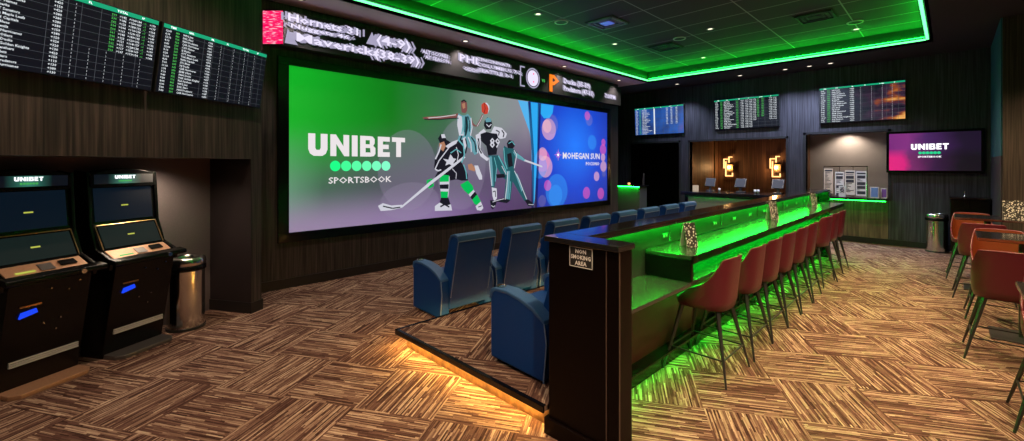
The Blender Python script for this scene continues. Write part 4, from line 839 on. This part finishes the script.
labs = ['maroon bar stool nearest the camera at the green counter, seat edge and all legs showing', 'second maroon stool from the camera at the green counter', 'third maroon stool from the camera along the green counter', 'fourth maroon stool from the camera along the green counter', 'fifth maroon stool from the camera along the green counter', 'sixth maroon stool along the green counter, last before the small gap', 'seventh maroon stool along the green counter, first after the small gap', 'eighth maroon stool, last but one on the green counter', 'farthest maroon stool of the green counter, by the betting window']
for i, (x, lb) in enumerate(zip((3.95, 4.66, 5.25, 5.84, 6.47, 7.06, 8.02, 8.66, 9.27), labs)):
    rz = R((0, 0, 0, 0, 0, 2, -8, -3, 0)[i])
    if i == 0: st.location = (x, 1.53, 0); st['label'] = lb; st['group'] = G
    else: dup(st, (x, 1.53, 0), rz, lb, G)

# ---------------------------------------------------------------- high tables on the right
def high_table(label, x, y, ln=1.5, w=.68):
    t = thing('high_table', label, 'table', (x + w / 2, y - ln / 2, 0), 0, 'high tables on the right')
    MB().box(-w / 2, w / 2, -ln / 2, ln / 2, 1.015, 1.045).build('tabletop', M['stone'], t, bevel=.004)
    e = MB(); e.box(-w / 2 - .005, w / 2 + .005, ln / 2, ln / 2 + .005, 1.02, 1.048); e.box(-w / 2 - .005, -w / 2, -ln / 2, ln / 2, 1.02, 1.048); e.box(w / 2, w / 2 + .005, -ln / 2, ln / 2, 1.02, 1.048)
    e.build('edge_band', M['chrome'], t)
    for s in (-1, 1):
        c_ = MB().cone((0, s * ln * .28, .012), (0, s * ln * .28, 1.015), .035, .035, 20).build('pedestal', M['leg'], t)
        MB().box(-.24, .24, s * ln * .28 - .24, s * ln * .28 + .24, 0, .014).build('base_plate', M['leg'], t, bevel=.004)
    return t
high_table('farthest of the three high tables, with a patterned card on it', 8.95, -.04)
high_table('middle of the three high tables on the right', 6.60, -.20)
high_table('nearest high table, only its pointed corner showing at the right edge', 3.62, -.30)
G = 'maroon stools at the high tables'
for lb, x, y, rz in (('maroon stool seen from behind at the middle high table', 6.10, -.37, -90), ('maroon stool seen from behind at the farthest high table', 8.66, -.30, -90),
                     ('stool on the far side of the farthest high table, cognac inside showing', 10.0, -.23, 90), ('stool on the far side of the middle high table, cognac inside showing', 7.60, -.40, 90), ('stool beyond the nearest high table, cut by the right edge of the picture', 4.72, -.585, 90)):
    dup(st, (x, y, 0), R(rz), lb, G)
card('large patterned card standing on the farthest high table', (9.2, -.62, 1.045), R(-90), .22, .26)

# low dark cabinet by the far right corner
t = thing('console_cabinet', 'low black cabinet against the far wall, right of the steel bin', 'cabinet', (12.66, -.26, 0))
MB().box(-.20, .20, -.27, .27, .08, 1.12).build('carcass', M['black'], t, bevel=.006)
MB().box(-.23, .22, -.285, .285, 1.12, 1.16).build('top', M['stone'], t, bevel=.004)
MB().box(-.18, .18, -.25, .25, 0, .08).build('plinth', M['black_matt'], t)
for s in (0, 1):
    d = MB().box(-.215, -.20, -.265 + s * .27, -.005 + s * .27, .10, 1.10).build('door', M['black'], t, bevel=.003)
    MB().box(-.24, -.215, -.04 + s * .065, -.025 + s * .065, .55, .75).build('handle', M['chrome'], d)
g_ = MB()
t = thing('tap_fitting', 'small shiny fitting on top of the black cabinet', 'fitting', (12.6, -.2, 1.16))
MB().lathe([(.03, 0), (.03, .01), (.012, .015), (.012, .09), (.02, .10), (.005, .115)], 16).build('stem', M['chrome'], t, smooth=True)

# ---------------------------------------------------------------- bar behind the opening
t = thing('service_bar', 'dark service bar with green lit front below the bar opening', 'bar', (12.58, 4.1, 0))
MB().box(-.22, .30, -1.05, 1.30, 0, 1.0).build('cabinet', M['black'], t, bevel=.004)
MB().box(-.32, .60, -1.10, 1.38, 1.0, 1.04).build('bar_top', M['stone'], t, bevel=.004)
MB().box(-.235, -.222, -.95, 1.2, .45, .90).build('front_panel', mat('pale_panel', (.20, .22, .2), .4), t)
MB().box(-.25, -.235, -1.0, 1.28, .990, .999).build('led_strip', M['led_green_soft'], t)
MB().box(-.32, -.30, -1.10, 1.38, .955, 1.0).build('lip', M['stone'], t)
def sconce(label, y):
    t = thing('wall_sconce', label, 'wall lamp', (15.5, y, 1.42), R(-90), 'square sconces on the walnut wall')
    MB().box(-.07, .07, -.03, 0, .15, .45).build('backplate', M['black_matt'], t, bevel=.003)
    g = MB().use(M['e_amber'])
    for x0, x1, z0, z1 in ((-.16, .02, .56, .59), (-.16, -.13, .30, .59), (.0, .03, .46, .66), (-.10, .14, .0, .035), (-.10, -.07, .0, .50), (.11, .14, .0, .12), (-.16, -.07, .27, .30), (.0, .12, .63, .66)): g.box(x0, x1, -.10, -.06, z0, z1)
    g.build('glow_bars', None, t)
    MB().box(-.02, .16, -.13, -.03, .14, .40).build('shade_plate', M['brass'], t, bevel=.003)
    light('lamp', 'POINT', (0, -.22, .30), 10, (1, .55, .22), .06, parent=t)
sconce('left glowing square sconce on the walnut wall of the bar', 5.25)
sconce('right glowing square sconce on the walnut wall of the bar', 3.86)
for i, y in enumerate((5.1, 4.4, 3.5)):
    t = thing('track_spot', ['left brass spotlight under the bar ceiling', 'middle brass spotlight under the bar ceiling', 'right brass spotlight under the bar ceiling'][i], 'spotlight', (13.5, y, 2.62), 0, 'brass spotlights in the bar')
    MB().cone((0, 0, 0), (0, 0, -.06), .02, .02, 12).build('stem', M['brass'], t)
    MB().cone((-.03, 0, -.10), (.05, .0, -.045), .045, .03, 16).build('head', M['brass'], t)
    light('lamp', 'SPOT', (-.02, 0, -.12), 30, (1, .6, .3), .03, (0, R(20), 0), t, spot=120)
t = thing('brass_pole', 'thin brass pole standing at the left of the bar opening', 'pole', (14.2, 5.25, 0))
MB().cone((0, 0, 0), (0, 0, 2.62), .022, .022, 14).build('shaft', M['brass'], t, smooth=False); MB().lathe([(.06, 0), (.06, .02), (.025, .03)], 20).build('base_plate', M['brass'], t)
bc = thing('back_counter', 'counter along the inside of the bar opening', 'counter', (13.6, 4.2, 0))
MB().box(-.18, .18, -1.35, 1.35, 0, .98).build('carcass', M['black'], bc, bevel=.004); MB().box(-.2, .2, -1.38, 1.38, .98, 1.02).build('top', M['stone'], bc, bevel=.003)
def pos(label, x, y, z, rz=-90):
    t = thing('sales_terminal', label, 'terminal', (x, y, z), R(rz), 'sales terminals on the bar')
    MB().box(-.10, .10, -.02, .16, 0, .03).build('foot', M['grey_metal'], t, bevel=.004)
    MB().prism([(.02, .03), (.08, .03), (.10, .22), (.06, .22)], 'x', -.03, .03).build('neck', M['grey_metal'], t)
    MB().prism([(-.02, .14), (.03, .13), (.13, .36), (.09, .38)], 'x', -.14, .14).build('monitor', M['grey_metal'], t, bevel=.005)
    MB().prism([(-.024, .155), (-.02, .153), (.088, .365), (.084, .367)], 'x', -.12, .12).build('screen', emit('terminal_screen', (.10, .11, .16), .5), t)
pos('sales terminal at the left end of the bar beside the white box', 13.05, 4.96, 1.04)
pos('sales terminal in the middle of the bar with a wide pale screen', 13.05, 4.14, 1.04)
pos('sales terminal at the right end of the bar opening', 13.05, 3.22, 1.04)
tag(MB().box(-.05, .05, -.07, .07, 0, .16).build('napkin_box', emit('lit_box', (1, .8, .6), .35), None, bevel=.005, loc=(12.95, 5.33, 1.04)), 'small white box at the left end of the bar', 'box')  # no lamp: the lit look of the box is painted with weak emission
for i, y in enumerate((3.62, 3.70, 4.62)):
    t = tag(MB().lathe([(.025, 0), (.034, .10), (.030, .10), (.022, .01)], 16).build('drinking_glass', M['white_plastic'], None, smooth=True, loc=(12.85, y, 1.04)), ['small glass right of the middle terminal, the left of a pair', 'small glass right of the middle terminal, the right of a pair', 'small glass between the left and middle terminals'][i], 'glass', 'glasses on the bar')

# ---------------------------------------------------------------- betting window
t = thing('betting_counter', 'betting window counter with green light under its lip', 'counter', (12.9, 1.777, 0))
MB().box(-.30, .28, -.775, .775, 1.0, 1.055).build('top', M['stone'], t, bevel=.004)
MB().box(-.27, -.25, -.76, .76, .985, .999).build('led_strip', M['led_small'], t)
t = thing('notice_rack', 'clear rack of four paper notices standing in the betting window', 'notice rack', (12.95, 1.78, 1.055), R(-90))
gl_ = mat('clear_acrylic', (.9, .9, .9), .05, trans=1.0)
fr = MB(); fr.box(-.42, .42, -.01, .01, .70, .72); fr.box(-.42, -.405, -.01, .01, 0, .70); fr.box(.405, .42, -.01, .01, 0, .70); fr.box(-.11, -.10, -.01, .01, 0, .70); fr.box(.15, .16, -.01, .01, 0, .70)
fr.build('rail', M['chrome'], t)
for i, (x0, x1, z0, z1) in enumerate(((-.41, -.23, .06, .66), (-.19, -.02, .02, .58), (.0, .19, .04, .62), (.21, .40, .02, .60))):
    pp = MB().box(x0, x1, -.016, -.011, z0, z1).build('notice', emit('notice_paper_%d' % i, (.8, .72, .6), .02) if False else mat('notice_paper_%d' % i, ((.75, .60, .45), (.85, .82, .78), (.85, .78, .68), (.85, .83, .82))[i], .7), t)
    lines = MB().use(mat('ink', (.05, .05, .06), .7)); rr = random.Random(i)
    z = z1 - .05
    lines.box(x0 + .015, x1 - .015, -.018, -.016, z - .02, z + .015); z -= .06
    while z > z0 + .04:
        if rr.random() < .25: lines.box(x0 + .02, x1 - .02, -.018, -.016, z - .06, z + .01); z -= .09
        else: lines.box(x0 + .02, x0 + .03 + rr.random() * (x1 - x0 - .05), -.018, -.016, z, z + .012); z -= .032
    lines.build('print', None, pp)
def tent(label, x, y, w, h, col, txt=None):
    t = thing('desk_sign', label, 'sign', (x, y, 1.055), R(-90), None)
    MB().prism([(-.03, 0), (.03, 0), (.005, h), (-.005, h)], 'x', -w / 2, w / 2).build('holder', M['white_plastic'], t)
    k = math.atan2(.025, h)
    a = MB().use(mat('sign_ink_' + str(len(label)), col, .6))
    if txt:
        mx_ = Matrix.Translation((0, -.0215, h * .5)) @ Matrix.Rotation(-k, 4, 'X') @ Matrix.Rotation(R(90), 4, 'Y')
        a.text(txt, -h * .40, -w * .28, w * .55, y=0, mx=mx_, bold=.03, sx=.72)
    else: a.prism([(-.0315, .02), (-.029, .02), (-.0085, h - .02), (-.0105, h - .02)], 'x', -w * .4, w * .4)
    a.build('print', None, t)
tent('small white desk sign with bold dark lettering standing in front of the notices', 12.72, 1.80, .13, .25, (.02, .02, .03), 'NIX')
tent('blue brochure holder at the right end of the betting window', 12.80, 1.22, .15, .25, (.12, .22, .45))
tent('purple brochure holder, rightmost in the betting window', 12.84, 1.06, .10, .22, (.16, .06, .25))
tag(MB().box(-.10, .10, -.22, .22, 0, .14).build('cash_till', M['black'], None, bevel=.01, loc=(13.0, 2.28, 1.055)), 'low black till at the left end of the betting window', 'till')
light('lamp', 'SPOT', (13.80, 1.85, 2.74), 55, (1, .78, .55), .04, (0, R(0), 0), None, spot=130)
downlight(13.6, 2.0, 2.75, 'recessed downlight inside the betting office', 'downlights', 0)

# ---------------------------------------------------------------- little host counter in the dark passage
t = thing('host_counter', 'small dark counter with bright green glow in the passage beyond the screen', 'counter', (12.35, 7.07, 0))
MB().box(-.20, .25, -.36, .50, 0, 1.14).build('cabinet', mat('green_grey_panel', (.10, .10, .10), .4), t, bevel=.004)
MB().box(-.30, .28, -.42, .54, 1.14, 1.18).build('top', M['stone'], t, bevel=.004)
MB().box(-.27, -.255, -.38, .52, 1.123, 1.138).build('led_strip', M['led_green_soft'], t)
MB().prism([(-.05, 1.18), (.02, 1.18), (.02, 1.55), (-.01, 1.50), (-.05, 1.30)], 'y', -.40, -.37).build('screen_fin', M['grey_metal'], t)
tag(MB().lathe([(.03, 0), (.045, .03), (.04, .06), (.02, .07)], 16).build('candle_bowl', emit('candle_glow', (1, .45, .15), 1.2), None, loc=(12.2, 7.1, 1.18)), 'tiny glowing bowl on the host counter', 'bowl')
